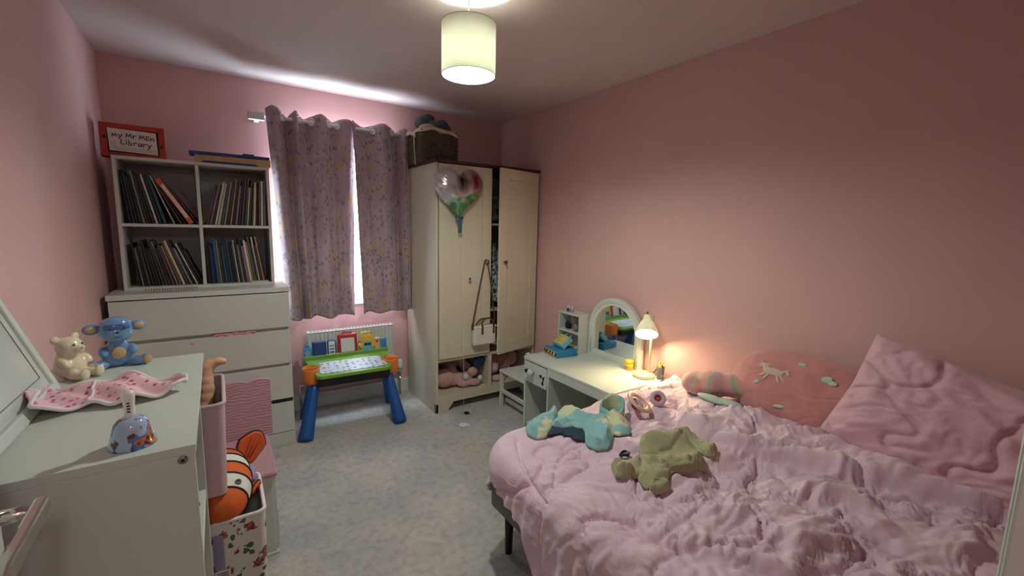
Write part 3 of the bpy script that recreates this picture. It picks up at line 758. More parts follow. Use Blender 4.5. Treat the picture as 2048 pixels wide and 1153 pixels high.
# sign box on the bookcase
sg = thing('library_box', 'orange-red box with a handwritten white library card on its front', 'box', (.160, -.25, KZ1), math.radians(2))
sg.rotation_euler = (math.radians(-6), 0, math.radians(3))
MB().box(-.135, .135, -.025, -.02, 0, .175, .003).box(-.135, -.105, -.03, .025, 0, .175, .003).box(.105, .135, -.03, .025, 0, .175, .003).box(-.105, .105, -.03, .025, .148, .175, .003).box(-.105, .105, -.03, .025, 0, .022, .003).build('frame', M['red_box'], sg)
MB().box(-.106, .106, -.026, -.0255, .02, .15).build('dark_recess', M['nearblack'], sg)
cdm = MB().prism([(-.098, .030), (.100, .022), (.096, .142), (-.103, .146)], -.0335, -.031).build('card', M['white_card'], sg)
Tm = lambda x, y, z: Matrix.Translation((x, y, z)) @ rotm('X', 90)
GL = {'m': [[(0, 0), (.05, .6), (.3, .1), (.55, .6), (.8, 0)]], 'n': [[(.05, .6), (.05, 0)], [(.05, .45), (.35, .6), (.55, .45), (.6, 0)]], 'y': [[(0, .6), (.3, .1)], [(.62, .6), (.05, -.4)]],
      'M': [[(0, 0), (.15, .9), (.45, .25), (.75, .9), (.9, 0)]], 'r': [[(.05, .6), (.08, 0)], [(.08, .4), (.3, .6), (.5, .52)]], 'E': [[(.6, .88), (.05, .8), (.05, 0), (.62, .06)], [(.05, .42), (.5, .45)]],
      'L': [[(.1, .95), (.0, .1), (.2, -.02), (.55, .06)]], 'i': [[(.1, .55), (.1, 0)], [(.1, .78), (.12, .86)]], 'b': [[(.05, .95), (.05, 0), (.4, .02), (.55, .28), (.35, .48), (.06, .4)]],
      'a': [[(.5, .5), (.15, .52), (.0, .22), (.2, 0), (.5, .18), (.55, .55), (.58, 0)]]}
def scrawl(txt, x, z, sc, adv):
    for ch_ in txt:
        if ch_ == ' ': x += adv[' ']*sc; continue
        st_ = MB()
        for stroke in GL[ch_]:
            q_ = [(x+a_*sc, -.0338, z+b_*sc) for a_, b_ in stroke]
            for u_, v_ in zip(q_, q_[1:]): st_.cyl(u_, v_, .0019, seg=6)
            for u_ in q_: st_.ball(u_, .0019, None, 8, 5)
        st_.build('lettering', M['nearblack'], cdm); x += adv.get(ch_, .78)*sc
        z -= .0011
ADV = {' ': .45, 'M': 1.12, 'm': 1.0, 'i': .42, 'L': .72, 'r': .66}
scrawl('my Mr MEn', -.084, .104, .0245, ADV)
scrawl('Library', -.052, .066, .027, ADV)
for x, z in ((-.116, .098), (.118, .070)): MB().prism([(x-.008, z), (x, z+.012), (x+.008, z), (x, z-.012)], -.031, -.0302).build('emblem', M['nearblack'], sg)
ln = MB()
for i in range(3): ln.box(-.09+.008*i, -.0885+.008*i, -.0339, -.0336, .04, .075)
for i in range(3): ln.box(-.085, .09, -.0339, -.0336, .034+.006*i, .035+.006*i)
for i in range(3): ln.box(.078, .086, -.0339, -.0336, .125-.028*i, .127-.028*i)
ln.build('pen_lines', M['rub'], cdm)
# wooden toy on the bookcase
tb = thing('wooden_game_case', 'long wooden case with navy rails lying on the bookcase top', 'toy', (.605, -.23, KZ1))
MB().box(-.18, .20, -.07, .05, .008, .052, .003).build('body', M['wood'], tb)
MB().box(-.205, .195, -.08, .06, .052, .068, .003).build('top_rail', M['bluepaint'], tb)
MB().prism([(-.155, .002), (.14, .002), (.12, .018), (-.14, .018)], -.082, -.069).build('base_rail', M['bluepaint'], tb)
MB().box(-.155, .14, -.069, .04, 0, .009, 0).build('foot', M['bluepaint'], tb)
MB().box(.055, .115, -.05, -.01, .068, .080, .004).build('clasp', M['bluepaint'], tb)
# spiral notebook on dresser
sp_ = thing('spiral_notebook', 'white spiral-bound notebook lying in front of the bookcase', 'notebook', (.285, -.43, 1.0))
MB().box(-.118, .118, -.045, .055, .0015, .008, .001).build('page_block', M['white_card'], sp_)
for i in range(20):
    x = -.11+.0116*i
    MB().tube([(x, -.045+.009*math.cos(a*PI/6), .0105+.009*math.sin(a*PI/6)) for a in range(12)], .0016, 5, closed=True).build('wire_loop', M['steel'], sp_)

# ================================================================== curtains
def curtain(name, label, xt0, xt1, xb0, xb1, ctrl, eyes, ruf):
    root = thing(name, label, 'curtain', (0, 0, 0), 0, 'curtains at the window')
    ns, nz_ = 260, 70
    K = np.array(ctrl, float); kx = (K[:, 0]-K[0, 0])/(K[-1, 0]-K[0, 0]); ky = K[:, 1]
    s = np.linspace(0, 1, ns); t = np.linspace(0, 1, nz_)
    mk_ = np.gradient(ky, kx); mk_ = np.where(np.abs(mk_) > 0, mk_*.8, 0)
    j = np.clip(np.searchsorted(kx, s, 'right')-1, 0, len(kx)-2); hh = kx[j+1]-kx[j]; f = (s-kx[j])/hh
    yy = (2*f**3-3*f**2+1)*ky[j]+(f**3-2*f**2+f)*hh*mk_[j]+(-2*f**3+3*f**2)*ky[j+1]+(f**3-f**2)*hh*mk_[j+1]
    S, T = np.meshgrid(s, t, indexing='ij'); Y0 = np.repeat(yy[:, None], nz_, 1)
    x0 = xt0+(xb0-xt0)*T; x1 = xt1+(xb1-xt1)*T
    Xc = x0+(x1-x0)*S
    Yc = -.118+(Y0+.118)*(1-.22*T)+.012*pn(S*7, T*2.2, ruf)*T+.006*pn(S*22, T*5, ruf+1)
    Zc = 2.096-T*1.384-.42*(Y0+.118)*np.clip(1-T*9, 0, 1)+.012*T*np.sin(S*14+ruf)
    P = np.stack([Xc, Yc, Zc], -1)
    o = grid_mesh('fabric', P, M['curtain'], root, True, .0018)
    uv = o.data.uv_layers.new(name='UVMap'); wide = (xt1-xt0)*1.7
    idx = np.empty(len(o.data.loops), int); o.data.loops.foreach_get('vertex_index', idx)
    arr = np.stack([(S*wide).ravel()[idx], (T*1.4).ravel()[idx]], -1); uv.data.foreach_set('uv', arr.ravel())
    for ex in eyes:
        i = int(np.clip(np.argmin(np.abs(P[:, 3, 0]-ex)), 4, ns-5)); tg = P[i+4, 3]-P[i-4, 3]
        Me = Matrix.Translation((ex, float(P[i, 3, 1]), 2.058)) @ Matrix.Rotation(.55*math.atan2(tg[1], tg[0]), 4, 'Z') @ Matrix.Translation((0, -.009, 0)) @ rotm('X', 90)
        MB().tube([Me @ Vector((.023*math.cos(a*PI/10), .023*math.sin(a*PI/10), 0)) for a in range(20)], .0045, 6, closed=True).build('eyelet', M['chrome'], root)
        MB().lathe([(0, -.0015), (.0215, -.0015), (.0215, .0015), (0, .0015)], 20, Me).build('eyelet_daylight_disc', M['pvc'], root)  # white disc paints in the daylight and pole seen through the eyelet
    return root
curtain('curtain', 'left-hand floral mauve curtain with eyelets, beside the bookcase', .806, 1.355, .886, 1.326,
        [(.806, -.135), (.84, -.175), (.878, -.155), (.897, -.120), (.928, -.055), (.958, -.120), (.98, -.158), (1.0, -.118), (1.04, -.082), (1.08, -.118), (1.135, -.160), (1.188, -.118), (1.218, -.092), (1.247, -.118), (1.297, -.148), (1.355, -.128)], (.897, 1.000, 1.080, 1.188, 1.247), 21)
curtain('curtain', 'right-hand floral mauve curtain with eyelets, beside the wardrobe', 1.340, 1.750, 1.388, 1.766,
        [(1.340, -.150), (1.373, -.118), (1.43, -.085), (1.49, -.118), (1.555, -.160), (1.627, -.118), (1.67, -.062), (1.70, -.12), (1.732, -.140), (1.748, -.085), (1.750, -.03)], (1.490, 1.627), 25)
cp = thing('curtain_pole', 'white curtain pole above the window', 'curtain pole', (.745, 0, 2.04))
MB().cyl((.03, -.118, .018), (1.01, -.118, .018), .011, seg=14).build('pole', M['white_pl'], cp)
MB().box(-.035, .055, -.14, -.10, -.014, .036, .004).build('finial', M['white_pl'], cp)
MB().box(.0, .03, -.11, 0, -.01, .012, .002).build('bracket', M['white_pl'], cp)
MB().box(.95, .98, -.11, 0, -.01, .012, .002).build('bracket', M['white_pl'], cp)

# ================================================================== radiator
ra = thing('radiator', 'white fluted panel radiator under the window', 'radiator', (1.315, -.03, .14))
prof = []; nfl = 22
Pr = []
xs = np.linspace(-.31, .31, nfl*8+1)
zz = np.array([0, .010, .018, .40, .408, .418])+.04
g_ = np.zeros((len(xs), len(zz), 3))
for j, z in enumerate(zz):
    k = 1.0 if 1 < j < 4 else 0.0
    g_[:, j, 0] = xs; g_[:, j, 2] = z; g_[:, j, 1] = -.068-.0035*k*np.clip(1.6*np.sin(xs/.62*nfl*2*PI), -1, 1)-(.0 if 0 < j < 5 else -.01)
grid_mesh('front_panel', g_, M['white_gloss'], ra, True, .004)
MB().box(-.31, .31, -.02, -.012, .04, .458).build('rear_panel', M['white_gloss'], ra)
gr = MB().box(-.312, .312, -.072, -.012, .452, .462, .002)
gr.build('top_grille', M['white_gloss'], ra)
for i in range(24): MB().box(-.295+.0247*i, -.280+.0247*i, -.055, -.028, .4615, .4628).build('grille_slot', M['rub'], ra)
for sx in (-1, 1): MB().box(sx*.312-.002, sx*.312+.002, -.072, -.012, .04, .462, .001).build('side_panel', M['white_gloss'], ra)
for sx in (-.2, .2): MB().box(sx-.015, sx+.015, -.012, .028, .06, .40).build('wall_bracket', M['white_gloss'], ra)
v = MB().cyl((.325, -.042, .065), (.372, -.042, .065), .012, seg=12).cyl((.372, -.042, -.138), (.372, -.042, .03), .008, seg=12)
v.build('pipe', M['chrome'], ra)
MB().cyl((.372, -.042, .03), (.372, -.042, .085), .014, seg=14).build('valve', M['chrome'], ra)
MB().lathe([(0, .085), (.020, .085), (.022, .10), (.022, .145), (.018, .155), (0, .156)], 20, Matrix.Translation((.372, -.042, 0))).build('valve_head', M['white_pl'], ra)
MB().cyl((-.325, -.042, .065), (-.372, -.042, .065), .010, seg=12).cyl((-.372, -.042, -.138), (-.372, -.042, .085), .008, seg=12).build('pipe', M['chrome'], ra)

# ================================================================== activity table
TX, TY = 1.235, -.36
tt = thing('activity_table', 'child\'s activity desk with green top, orange cups and blue legs', 'toy table', (TX, TY, 0), math.radians(-3))
def tl(*p): return [(a-TX, b-TY, c) for a, b, c in p]
for foot, top in (((.908, -.545, 0), (1.005, -.40, .385)), ((.955, -.175, 0), (1.010, -.30, .385)), ((1.515, -.565, 0), (1.465, -.40, .385)), ((1.565, -.175, 0), (1.470, -.30, .385))):
    a, b = tl(foot, top); a = Vector(a); b = Vector(b)
    MB().tube([a, a+(b-a)*.06, a+(b-a)*.3, a+(b-a)*.7, b], [.046, .046, .040, .033, .030], 20).build('leg', M['blue'], tt)
tilt = Matrix.Translation((0, 0, .415)) @ rotm('X', 9)
outl = [(-.215, -.165), (.215, -.165), (.24, -.15), (.252, -.10), (.225, -.03), (.235, .03), (.275, .045), (.285, .10), (-.285, .10), (-.275, .045), (-.235, .03), (-.225, -.03), (-.252, -.10), (-.24, -.15)]
MB().prism(outl, -.012, .014, 'xy', .006, tilt).build('tray', M['green_toy'], tt)
MB().prism([(-.205, -.135), (.205, -.135), (.222, -.11), (.20, -.02), (.205, .035), (-.205, .035), (-.20, -.02), (-.222, -.11)], .0142, .0165, 'xy', 0, tilt).build('chart', M['chart'], tt)
MB().box(-.235, .235, -.152, .08, -.075, -.012, .012, tilt).build('drawer', M['black'], tt)
MB().box(-.05, .05, -.156, -.149, -.040, -.028, .003, tilt).build('drawer_pull', M['nearblack'], tt)
for sx in (-1, 1):
    hc = MB().lathe([(0, .33), (.050, .33), (.054, .345), (.056, .425), (.052, .432), (.046, .430), (.046, .40), (0, .40)], 28, Matrix.Translation((sx*.262, -.035, 0)) @ Matrix.Diagonal((1, 1.35, 1, 1)))
    cu = hc.build('cup', M['orange_toy'], tt)
    MB().box(sx*.262-.04, sx*.262+.04, -.06, -.048, .415, .436, .004).build('cup_rib', M['orange_toy'], cu)
bkM = Matrix.Translation((0, .125, .44)) @ rotm('X', -12)
MB().box(-.29, .29, -.015, .02, -.03, .025, .008, bkM).build('back_ledge', M['green_toy'], tt)
def gad(n, x, w, z0, h, m_, face=None, fm=None, bev=.012):
    o = MB().box(x-w/2, x+w/2, -.012, .014, z0, z0+h, bev, bkM, 3).build(n, M[m_], tt)
    if face: MB().box(x+face[0], x+face[1], -.0145, -.010, z0+face[2], z0+face[3], .004, bkM).build('face', M[fm], o)
    return o
gad('bottle_toy', -.262, .05, .005, .085, 'cyan', (-.016, .016, .012, .05), 'teal_lt')
MB().lathe([(0, 0), (.014, 0), (.014, .02), (0, .022)], 16, bkM @ Matrix.Translation((-.262, 0, .088))).build('bottle_cap', M['cyan'], tt)
gad('book_toy', -.185, .092, .012, .110, 'blue2')
p = gad('phone_toy', -.105, .056, .012, .112, 'blue2', (-.021, .021, .008, .10), 'white_pl')
for r in range(3):
    for c in range(3): MB().box(-.105-.014+.010*c, -.105-.006+.010*c, -.0165, -.0143, .03+.022*r, .042+.022*r, .001, bkM).build('phone_key', M[('navy', 'blue', 'rub')[r]], p)
p = gad('drawing_screen', .005, .134, .0, .158, 'red_toy', (-.048, .046, .025, .125), 'screen', .022)
MB().tube([bkM @ Vector(q) for q in ((-.03, 0, .152), (-.022, 0, .168), (.03, 0, .168), (.038, 0, .152))], .006, 8).build('carry_handle', M['red_toy'], p)
p = gad('cassette_toy', .142, .084, .01, .125, 'yellow_toy', (-.032, .032, .004, .072), 'teal_lt')
MB().tube([bkM @ Vector(q) for q in ((.142-.034, 0, .125), (.142-.03, 0, .150), (.142+.03, 0, .150), (.142+.034, 0, .125))], .008, 8).build('carry_handle', M['yellow_toy'], p)
MB().box(.120, .140, -.0175, -.0143, .055, .072, .002, bkM).box(.144, .164, -.0175, -.0143, .055, .072, .002, bkM).build('button', M['navy'], p)
for sx in (-1, 1): MB().cyl(bkM @ Vector((.142+sx*.046, -.012, .06)), bkM @ Vector((.142+sx*.046, .012, .06)), .016, seg=16).build('headphone', M['yellow_toy'], p)
p = gad('remote_toy', .214, .044, .01, .098, 'salmon')
MB().box(.206, .222, -.0160, -.011, .07, .086, .003, bkM).build('button', M['red_toy'], p)
gad('roller_toy', .262, .048, .012, .09, 'cyan', (-.014, .014, .02, .075), 'teal_toy', .018)

# ================================================================== wardrobe
AX0, AX1, AYF, AYB, AZ = 1.774, 2.668, -.588, -.028, 1.818
ax, ay = (AX0+AX1)/2, (AYF+AYB)/2
wr = thing('wardrobe', 'cream two-door wardrobe with dark top, its right door ajar', 'wardrobe', (ax, ay, 0))
def ab(n, x0, x1, y0, y1, z0, z1, m_='cream', bev=.002, par=None): return MB().box(x0-ax, x1-ax, y0-ay, y1-ay, z0, z1, bev).build(n, M[m_], par or wr)
ab('side_panel', AX0, AX0+.02, AYF, AYB, 0.0, AZ); ab('side_panel', AX1-.02, AX1, AYF, AYB, 0.0, AZ)
ab('top_board', AX0-.014, AX1+.006, AYF-.016, AYB, AZ, AZ+.022, 'darkwood', .004)
ab('back_panel', AX0+.02, AX1-.02, AYB-.008, AYB, .10, AZ, 'cream_in')
ab('floor_board', AX0+.02, AX1-.02, AYF+.012, AYB-.008, .110, .130)
ab('mid_board', AX0+.02, AX1-.02, AYF+.022, AYB-.008, .386, .405)
ab('upper_rail', AX0+.02, AX1-.02, AYF, AYF+.018, .388, .412)
ab('lower_rail', AX0+.02, AX1-.02, AYF, AYF+.018, .066, .130)
ab('cubby_divider', 2.222, 2.252, AYF, AYB-.008, .130, .388)
ab('shelf', AX0+.02, AX1-.02, AYF+.06, AYB-.008, 1.395, 1.413, 'cream_in')
ab('shelf', 2.236, AX1-.02, AYF+.06, AYB-.008, .72, .738, 'cream_in')
ab('clothes_rail', AX0+.02, AX1-.02, -.32, -.30, 1.33, 1.35, 'steel')
for sx, xa in ((1, AX0), (-1, AX1)):
    MB().prism([(xa-ax, 0), (xa-ax+sx*.095, 0), (xa-ax+sx*.108, .02), (xa-ax+sx*.128, .045), (xa-ax+sx*.145, .068), (xa-ax, .068)], AYF-ay, AYF-ay+.02, 'xz', 0).build('front_foot', M['cream'], wr)
def wdoor(w, mirror):
    # local: hinge at x=0, panel extends along +x by w, front at -y
    d = MB()
    z0, z1 = .416, 1.812; st_ = .078
    d.box(0, st_, -.020, 0, z0, z1, .0025).box(w-st_, w, -.020, 0, z0, z1, .0025)
    d.box(st_, w-st_, -.020, 0, z1-st_, z1, .0025).box(st_, w-st_, -.020, 0, z0, z0+st_+.01, .0025)
    o = d.build('door', M['cream'], wr)
    MB().box(st_-.003, w-st_+.003, -.012, -.003, z0+st_, z1-st_+.003).build('door_panel', M['cream'], o)
    e = MB()
    for a, b, c, f in ((st_, st_+.008, z0+st_+.01, z1-st_), (w-st_-.008, w-st_, z0+st_+.01, z1-st_)): e.box(a, b, -.016, -.011, c, f, .003)
    e.box(st_, w-st_, -.016, -.011, z0+st_+.01, z0+st_+.018, .003).box(st_, w-st_, -.016, -.011, z1-st_-.008, z1-st_, .003)
    e.build('panel_moulding', M['cream'], o)
    kx = w-.045
    MB().lathe([(0, 0), (.006, 0), (.006, .012), (.014, .018), (.015, .024), (.009, .029), (0, .030)], 20, Matrix.Translation((kx, -.020, 1.125)) @ rotm('X', 90)).build('knob', M['brown_lea'] if mirror else M['steel'], o)
    return o
DW = .4255
dl = wdoor(DW, False); dl.location = (AX0+.0215-ax, AYF+.001-ay, 0)
drr = wdoor(DW, True)
# the right door is hinged on the right: mirrored by a half turn is not possible, so its mesh is flipped in x
for o in [drr]+list(drr.children):
    o.data.transform(Matrix.Diagonal((-1, 1, 1, 1))); o.data.flip_normals()
drr.location = (AX1-.0215-ax, AYF-.004-ay, 0); drr.rotation_euler = (0, 0, math.radians(13))
MB().lathe([(0, 0), (.010, 0), (.010, .006), (0, .007)], 14, Matrix.Translation((2.262-AX0-.0215, -.0205, .985)) @ rotm('X', 90)).build('sticker', M['cyan'], dl).location = (-.223, 0, -.004)
MB().box(2.034-AX0-.0215, 2.046-AX0-.0215, -.0225, -.0205, .99, 1.008, .002).build('sticker', M['navy'], dl)
# hanging clothes seen through the gap
def dress(x, y, w, dpt, z0, z1, m_, label, seed):
    n = 40; zs = np.linspace(0, 1, 24); th = np.linspace(0, 2*PI, n, endpoint=False)
    T, Z = np.meshgrid(th, zs, indexing='ij')
    ww = w*(.55+.45*Z); dd = dpt*(.45+.55*Z)*(1+.25*np.sin(T*7+seed)*Z)
    P = np.stack([ww*np.cos(T)*.5, dd*np.sin(T)*.5, z1-(z1-z0)*Z], -1)
    root = thing('dress', label, 'clothing', (x, y, 0))
    o = grid_mesh('fabric', P, M[m_], root, True, .002, True); o.location = (0, 0, 0)
    MB().tube([(-w*.28, 0, z1-.005), (0, 0, z1+.03), (w*.28, 0, z1-.005)], .005, 8).tube([(0, 0, z1+.03), (0, 0, 1.354), (.0, .012, 1.362)], .002, 6).build('hanger', M['white_pl'], root)
dress(2.345, -.33, .20, .40, .80, 1.25, 'dress', 'grey patterned dress hanging in the wardrobe gap', 1)
fj = blob('folded_jumper', [((2.33, -.35, 1.46), (.09, .14, .05)), ((2.34, -.33, 1.54), (.085, .13, .045)), ((2.33, -.35, 1.61), (.08, .13, .04))], M['teal_dark'], None, .012, 2)
tag(fj, 'dark folded jumpers piled on the upper wardrobe shelf', 'clothing')

# plush toys in the cubbies
def plush(name, label, balls, m_, extra=()):
    r = thing(name, label, 'soft toy', (balls[0][0][0], balls[0][0][1], .13), 0, 'soft toys in the wardrobe base')
    b0 = Vector((balls[0][0][0], balls[0][0][1], .13))
    blob('body', [(tuple(Vector(b[0])-b0),)+tuple(b[1:]) for b in balls], M[m_], r, .008, 3)
    for n, bb, mm in extra: blob(n, [(tuple(Vector(b[0])-b0),)+tuple(b[1:]) for b in bb], M[mm], r, .006, 2)
plush('soft_toy', 'pink soft toy lying along the front of the left wardrobe cubby',
      [((1.905, -.45, .213), (.085, .075, .072)), ((2.00, -.45, .195), (.085, .06, .055)), ((2.09, -.46, .20), (.07, .04, .04)), ((2.13, -.50, .245), (.045, .03, .04)), ((2.05, -.51, .165), (.06, .03, .03)), ((2.13, -.53, .165), (.055, .035, .028)), ((1.99, -.40, .26), (.04, .06, .03))], 'plush_pink',
      [('cuff', [((2.06, -.52, .218), (.022, .02, .028))], 'white_plush'), ('paw', [((2.175, -.54, .195), (.022, .02, .022))], 'white_plush')])
plush('soft_toy', 'pink soft toy slumped at the back of the left wardrobe cubby',
      [((2.03, -.28, .27), (.075, .07, .085)), ((2.02, -.32, .345), (.05, .045, .035)), ((2.10, -.36, .30), (.035, .05, .06)), ((1.95, -.30, .31), (.03, .05, .045)), ((2.13, -.38, .24), (.04, .05, .05))], 'plush_pink',
      [('ear', [((2.08, -.39, .325), (.02, .018, .035))], 'plush_lt')])
plush('soft_toy', 'large pink soft toy filling the right wardrobe cubby',
      [((2.36, -.38, .27), (.085, .08, .085)), ((2.45, -.42, .255), (.07, .07, .07)), ((2.53, -.43, .28), (.06, .06, .07)), ((2.33, -.47, .24), (.055, .05, .06)), ((2.30, -.42, .335), (.035, .04, .035))], 'plush_pink',
      [('muzzle', [((2.33, -.515, .235), (.028, .02, .026))], 'plush_lt'), ('arm', [((2.44, -.50, .24), (.04, .03, .07), rotm('Y', 35))], 'plush_lt')])
plush('soft_toy', 'small pale pink soft toy on the floor of the right wardrobe cubby',
      [((2.34, -.52, .158), (.045, .035, .028)), ((2.39, -.53, .155), (.03, .03, .024))], 'plush_lt')
blob('body', [((0, 0, 0), (.05, .035, .055))], M['navy']).name = 'blue_pouch'
bp = bpy.data.objects['blue_pouch']; bp.location = (2.165, -.535, .333); tag(bp, 'dark blue pouch tucked at the top of the left wardrobe cubby', 'pouch')

# handbag
hb = thing('handbag', 'small off-white handbag with brown straps hanging on the wardrobe knob', 'bag', (2.145, -.642, .495))
hb.rotation_euler = (0, 0, math.radians(2))
n = 28; pts = []
mbg = MB(); mbg.box(-.098, .098, -.026, .026, 0, .145, .018, seg=3); bd = mbg.build('bag_body', M['bag_white'], hb)
MB().prism([(-.098, .0), (.098, .0), (.075, -.0), (-.075, -.0)], -.001, .001).bm.free()
MB().box(-.100, .100, -.028, .028, .136, .148, .004).build('zip_edge', M['white_pl'], hb)
for x in (-.03, .07): MB().box(x-.008, x+.008, -.032, -.025, .085, .155, .005).build('handle_tab', M['brown_lea'], hb)
MB().tube([(-.03, -.028, .15), (-.038, -.028, .175), (-.01, -.026, .205), (.03, -.026, .208), (.062, -.026, .19), (.07, -.028, .15)], .007, 8).build('handle', M['brown_lea'], hb)
MB().tube([(-.06, .02, .148), (-.05, .018, .17), (-.02, .016, .196), (.02, .014, .198)], .006, 8).build('handle', M['brown_lea'], hb)
MB().box(-.106, -.092, -.012, .012, .125, .165, .004).build('strap_tab', M['brown_lea'], hb)
sx0 = 2.163-2.145
MB().tube([(-.102, -.002, .16), (-.09, .0, .22), (-.045, .006, .42), (sx0-.016, .012, .615), (sx0-.008, .012, .642), (sx0+.002, .012, .646), (sx0+.012, .012, .636), (sx0+.05, .012, .45), (.10, .008, .21), (.102, .002, .15)], .0055, 8, flat=.6).build('shoulder_strap', M['brown_lea'], hb)
MB().tube([(-.05, .01, .02), (0, .012, .01), (.05, .01, .02)], .02, 8).build('base_gusset', mat('tan_suede', (196, 160, 136), .9, .06, 60), hb)

# heart balloon
bl = thing('heart_balloon', 'silver heart foil balloon with green and red print on the wardrobe door', 'balloon', (1.915, -.665, 1.615))
def heart(t):
    x = 16*np.sin(t)**3; y = 13*np.cos(t)-5*np.cos(2*t)-2*np.cos(3*t)-np.cos(4*t); return x/16*.186, (y+1.5)/15*.180
th = np.linspace(0, 2*PI, 160, endpoint=False); hx, hz = heart(th)
rh = np.linspace(0, 1, 22)
RH, TH = np.meshgrid(rh, th, indexing='ij')
for sgn in (1, -1):
    th_ = .072*np.maximum(1-RH**2.4, 0)**.62*(1+.0*TH)
    pk = 1+.030*np.sin(TH*46)*np.clip((RH-.55)/.45, 0, 1)**2*(1-RH**6)*6
    Pb = np.stack([RH*hx[None, :]*(1-.02*RH*0), -sgn*th_*pk, RH*hz[None, :]], -1)
    grid_mesh('foil_side', np.transpose(Pb, (1, 0, 2)), M['balloon'], bl, True, 0, True)
rim = MB(); m_ = len(th)
MB().tube([(hx[i]*1.012, 0, hz[i]*1.012) for i in range(0, 160, 2)], .004, 6, closed=True, flat=.35).build('seam', M['balloon'], bl)
MB().tube([(.006, 0, -.165), (.008, 0, -.19), (.010, .0, -.215), (.012, .0, -.245), (.012, .0, -.275)], [.036, .022, .013, .015, .012], 14, flat=.4).build('filler_neck', mat('teal_foil', (70, 130, 128), .2, metal=.6), bl)
rb_ = [(.012, 0, -.27), (.006, -.03, -.5), (-.01, -.09, -.9), (-.03, -.15, -1.3), (-.048, -.188, -1.603)]
MB().tube(rb_, .0009, 5).build('ribbon', M['white_pl'], bl)
wt = thing('balloon_weight', 'small white disc weight lying on the carpet before the wardrobe', 'weight', (1.863, -.856, 0))
MB().lathe([(0, 0), (.030, 0), (.032, .003), (.030, .007), (.014, .007), (.012, .004), (0, .004)], 28).build('disc', M['white_pl'], wt)
MB().lathe([(0, .001), (.012, .001), (.012, .006), (0, .006)], 16, Matrix.Translation((.028, -.024, 0))).build('tab', M['white_pl'], wt)
bk = MB().box(1.957, 1.993, -.715, -.672, .0, .006, .002).build('black_square', M['black']); tag(bk, 'small flat black plastic square on the carpet', 'plastic piece')

# basket on the wardrobe
bs = thing('wicker_basket', 'dark wicker basket with cream liner on top of the wardrobe', 'basket', (1.89, -.26, AZ+.022))
bw, bd_, bh = .225, .33, .215
def rrect(w, d, r, n=8):
    out = []
    for cx, cy, a0 in ((w/2-r, d/2-r, 0), (-w/2+r, d/2-r, 90), (-w/2+r, -d/2+r, 180), (w/2-r, -d/2+r, 270)):
        for k in range(n+1):
            a = math.radians(a0+90*k/n); out.append((cx+r*math.cos(a), cy+r*math.sin(a)))
    return out
BWd, BDp = .30, .34
base = MB().prism(rrect(BWd-.02, BDp-.02, .03), 0, .008, 'xy').build('base', M['wick'], bs)
nrow = 16
for j in range(nrow):
    z = .008+.0135*j
    ring = rrect(BWd-.012, BDp-.012, .03, 5); pts = []
    m = len(ring); per = 56
    # resample
    import itertools
    seg = [math.dist(ring[i], ring[(i+1) % m]) for i in range(m)]; tot = sum(seg)
    for q in range(per):
        d = tot*q/per; i = 0
        while d > seg[i]: d -= seg[i]; i += 1
        a, b = ring[i], ring[(i+1) % m]; f = d/seg[i]
        x, y = a[0]+(b[0]-a[0])*f, a[1]+(b[1]-a[1])*f
        nrm = Vector((x/BWd**1, y/BDp**1, 0)).normalized(); k = .004*math.cos(q*PI+(j % 2)*PI)
        pts.append((x+nrm.x*k, y+nrm.y*k, z+.0065))
    MB().tube(pts, .0072, 6, closed=True).build('wicker_strand', M['wick'], bs)
# liner folded over the rim
th = np.linspace(0, 2*PI, 120, endpoint=False)
def sup(t, w, d): 
    c, s = np.cos(t), np.sin(t); r = (np.abs(c/w*2)**6+np.abs(s/d*2)**6)**(-1/6); return r*c, r*s
rows = []
for k, (sc, z) in enumerate(((.90, .18), (.96, .218), (1.01, .232), (1.035, .228), (1.045, .215), (1.05, .205))):
    x, y = sup(th, BWd*sc, BDp*sc); rows.append(np.stack([x, y, z+.010*np.sin(th*3+1)*(k > 1)+.006*np.sin(th*9)*(k > 2)], -1))
grid_mesh('liner', np.stack(rows, 1), M['liner'], bs, True, .002, True)
MB().tube([(-.155, -.05, .19), (-.160, -.052, .17), (-.156, -.05, .10), (-.152, -.055, .02), (-.150, -.055, -.015)], .004, 6).build('liner_tie', M['liner'], bs)
blob('liner_bow', [((-.158, -.045, .195), (.01, .022, .012)), ((-.158, -.062, .185), (.008, .016, .016))], M['liner'], bs, .004, 2)
bl_ = blob('folded_cloth', [((1.87, -.26, 2.065), (.11, .14, .035)), ((1.83, -.33, 2.085), (.07, .07, .035))], M['liner'], None, .010, 3)
tag(bl_, 'cream cotton cloth heaped in the wicker basket', 'cloth')
kn = blob('knitted_scarf', [((1.93, -.24, 2.12), (.09, .09, .05)), ((1.84, -.21, 2.15), (.06, .07, .05)), ((1.99, -.26, 2.11), (.05, .08, .045)), ((1.88, -.22, 2.19), (.05, .05, .028)), ((1.96, -.30, 2.14), (.04, .04, .035))], M['teal_dark'], None, .010, 2)
tag(kn, 'grey-blue knitted scarf bundled on top of the wicker basket', 'scarf')

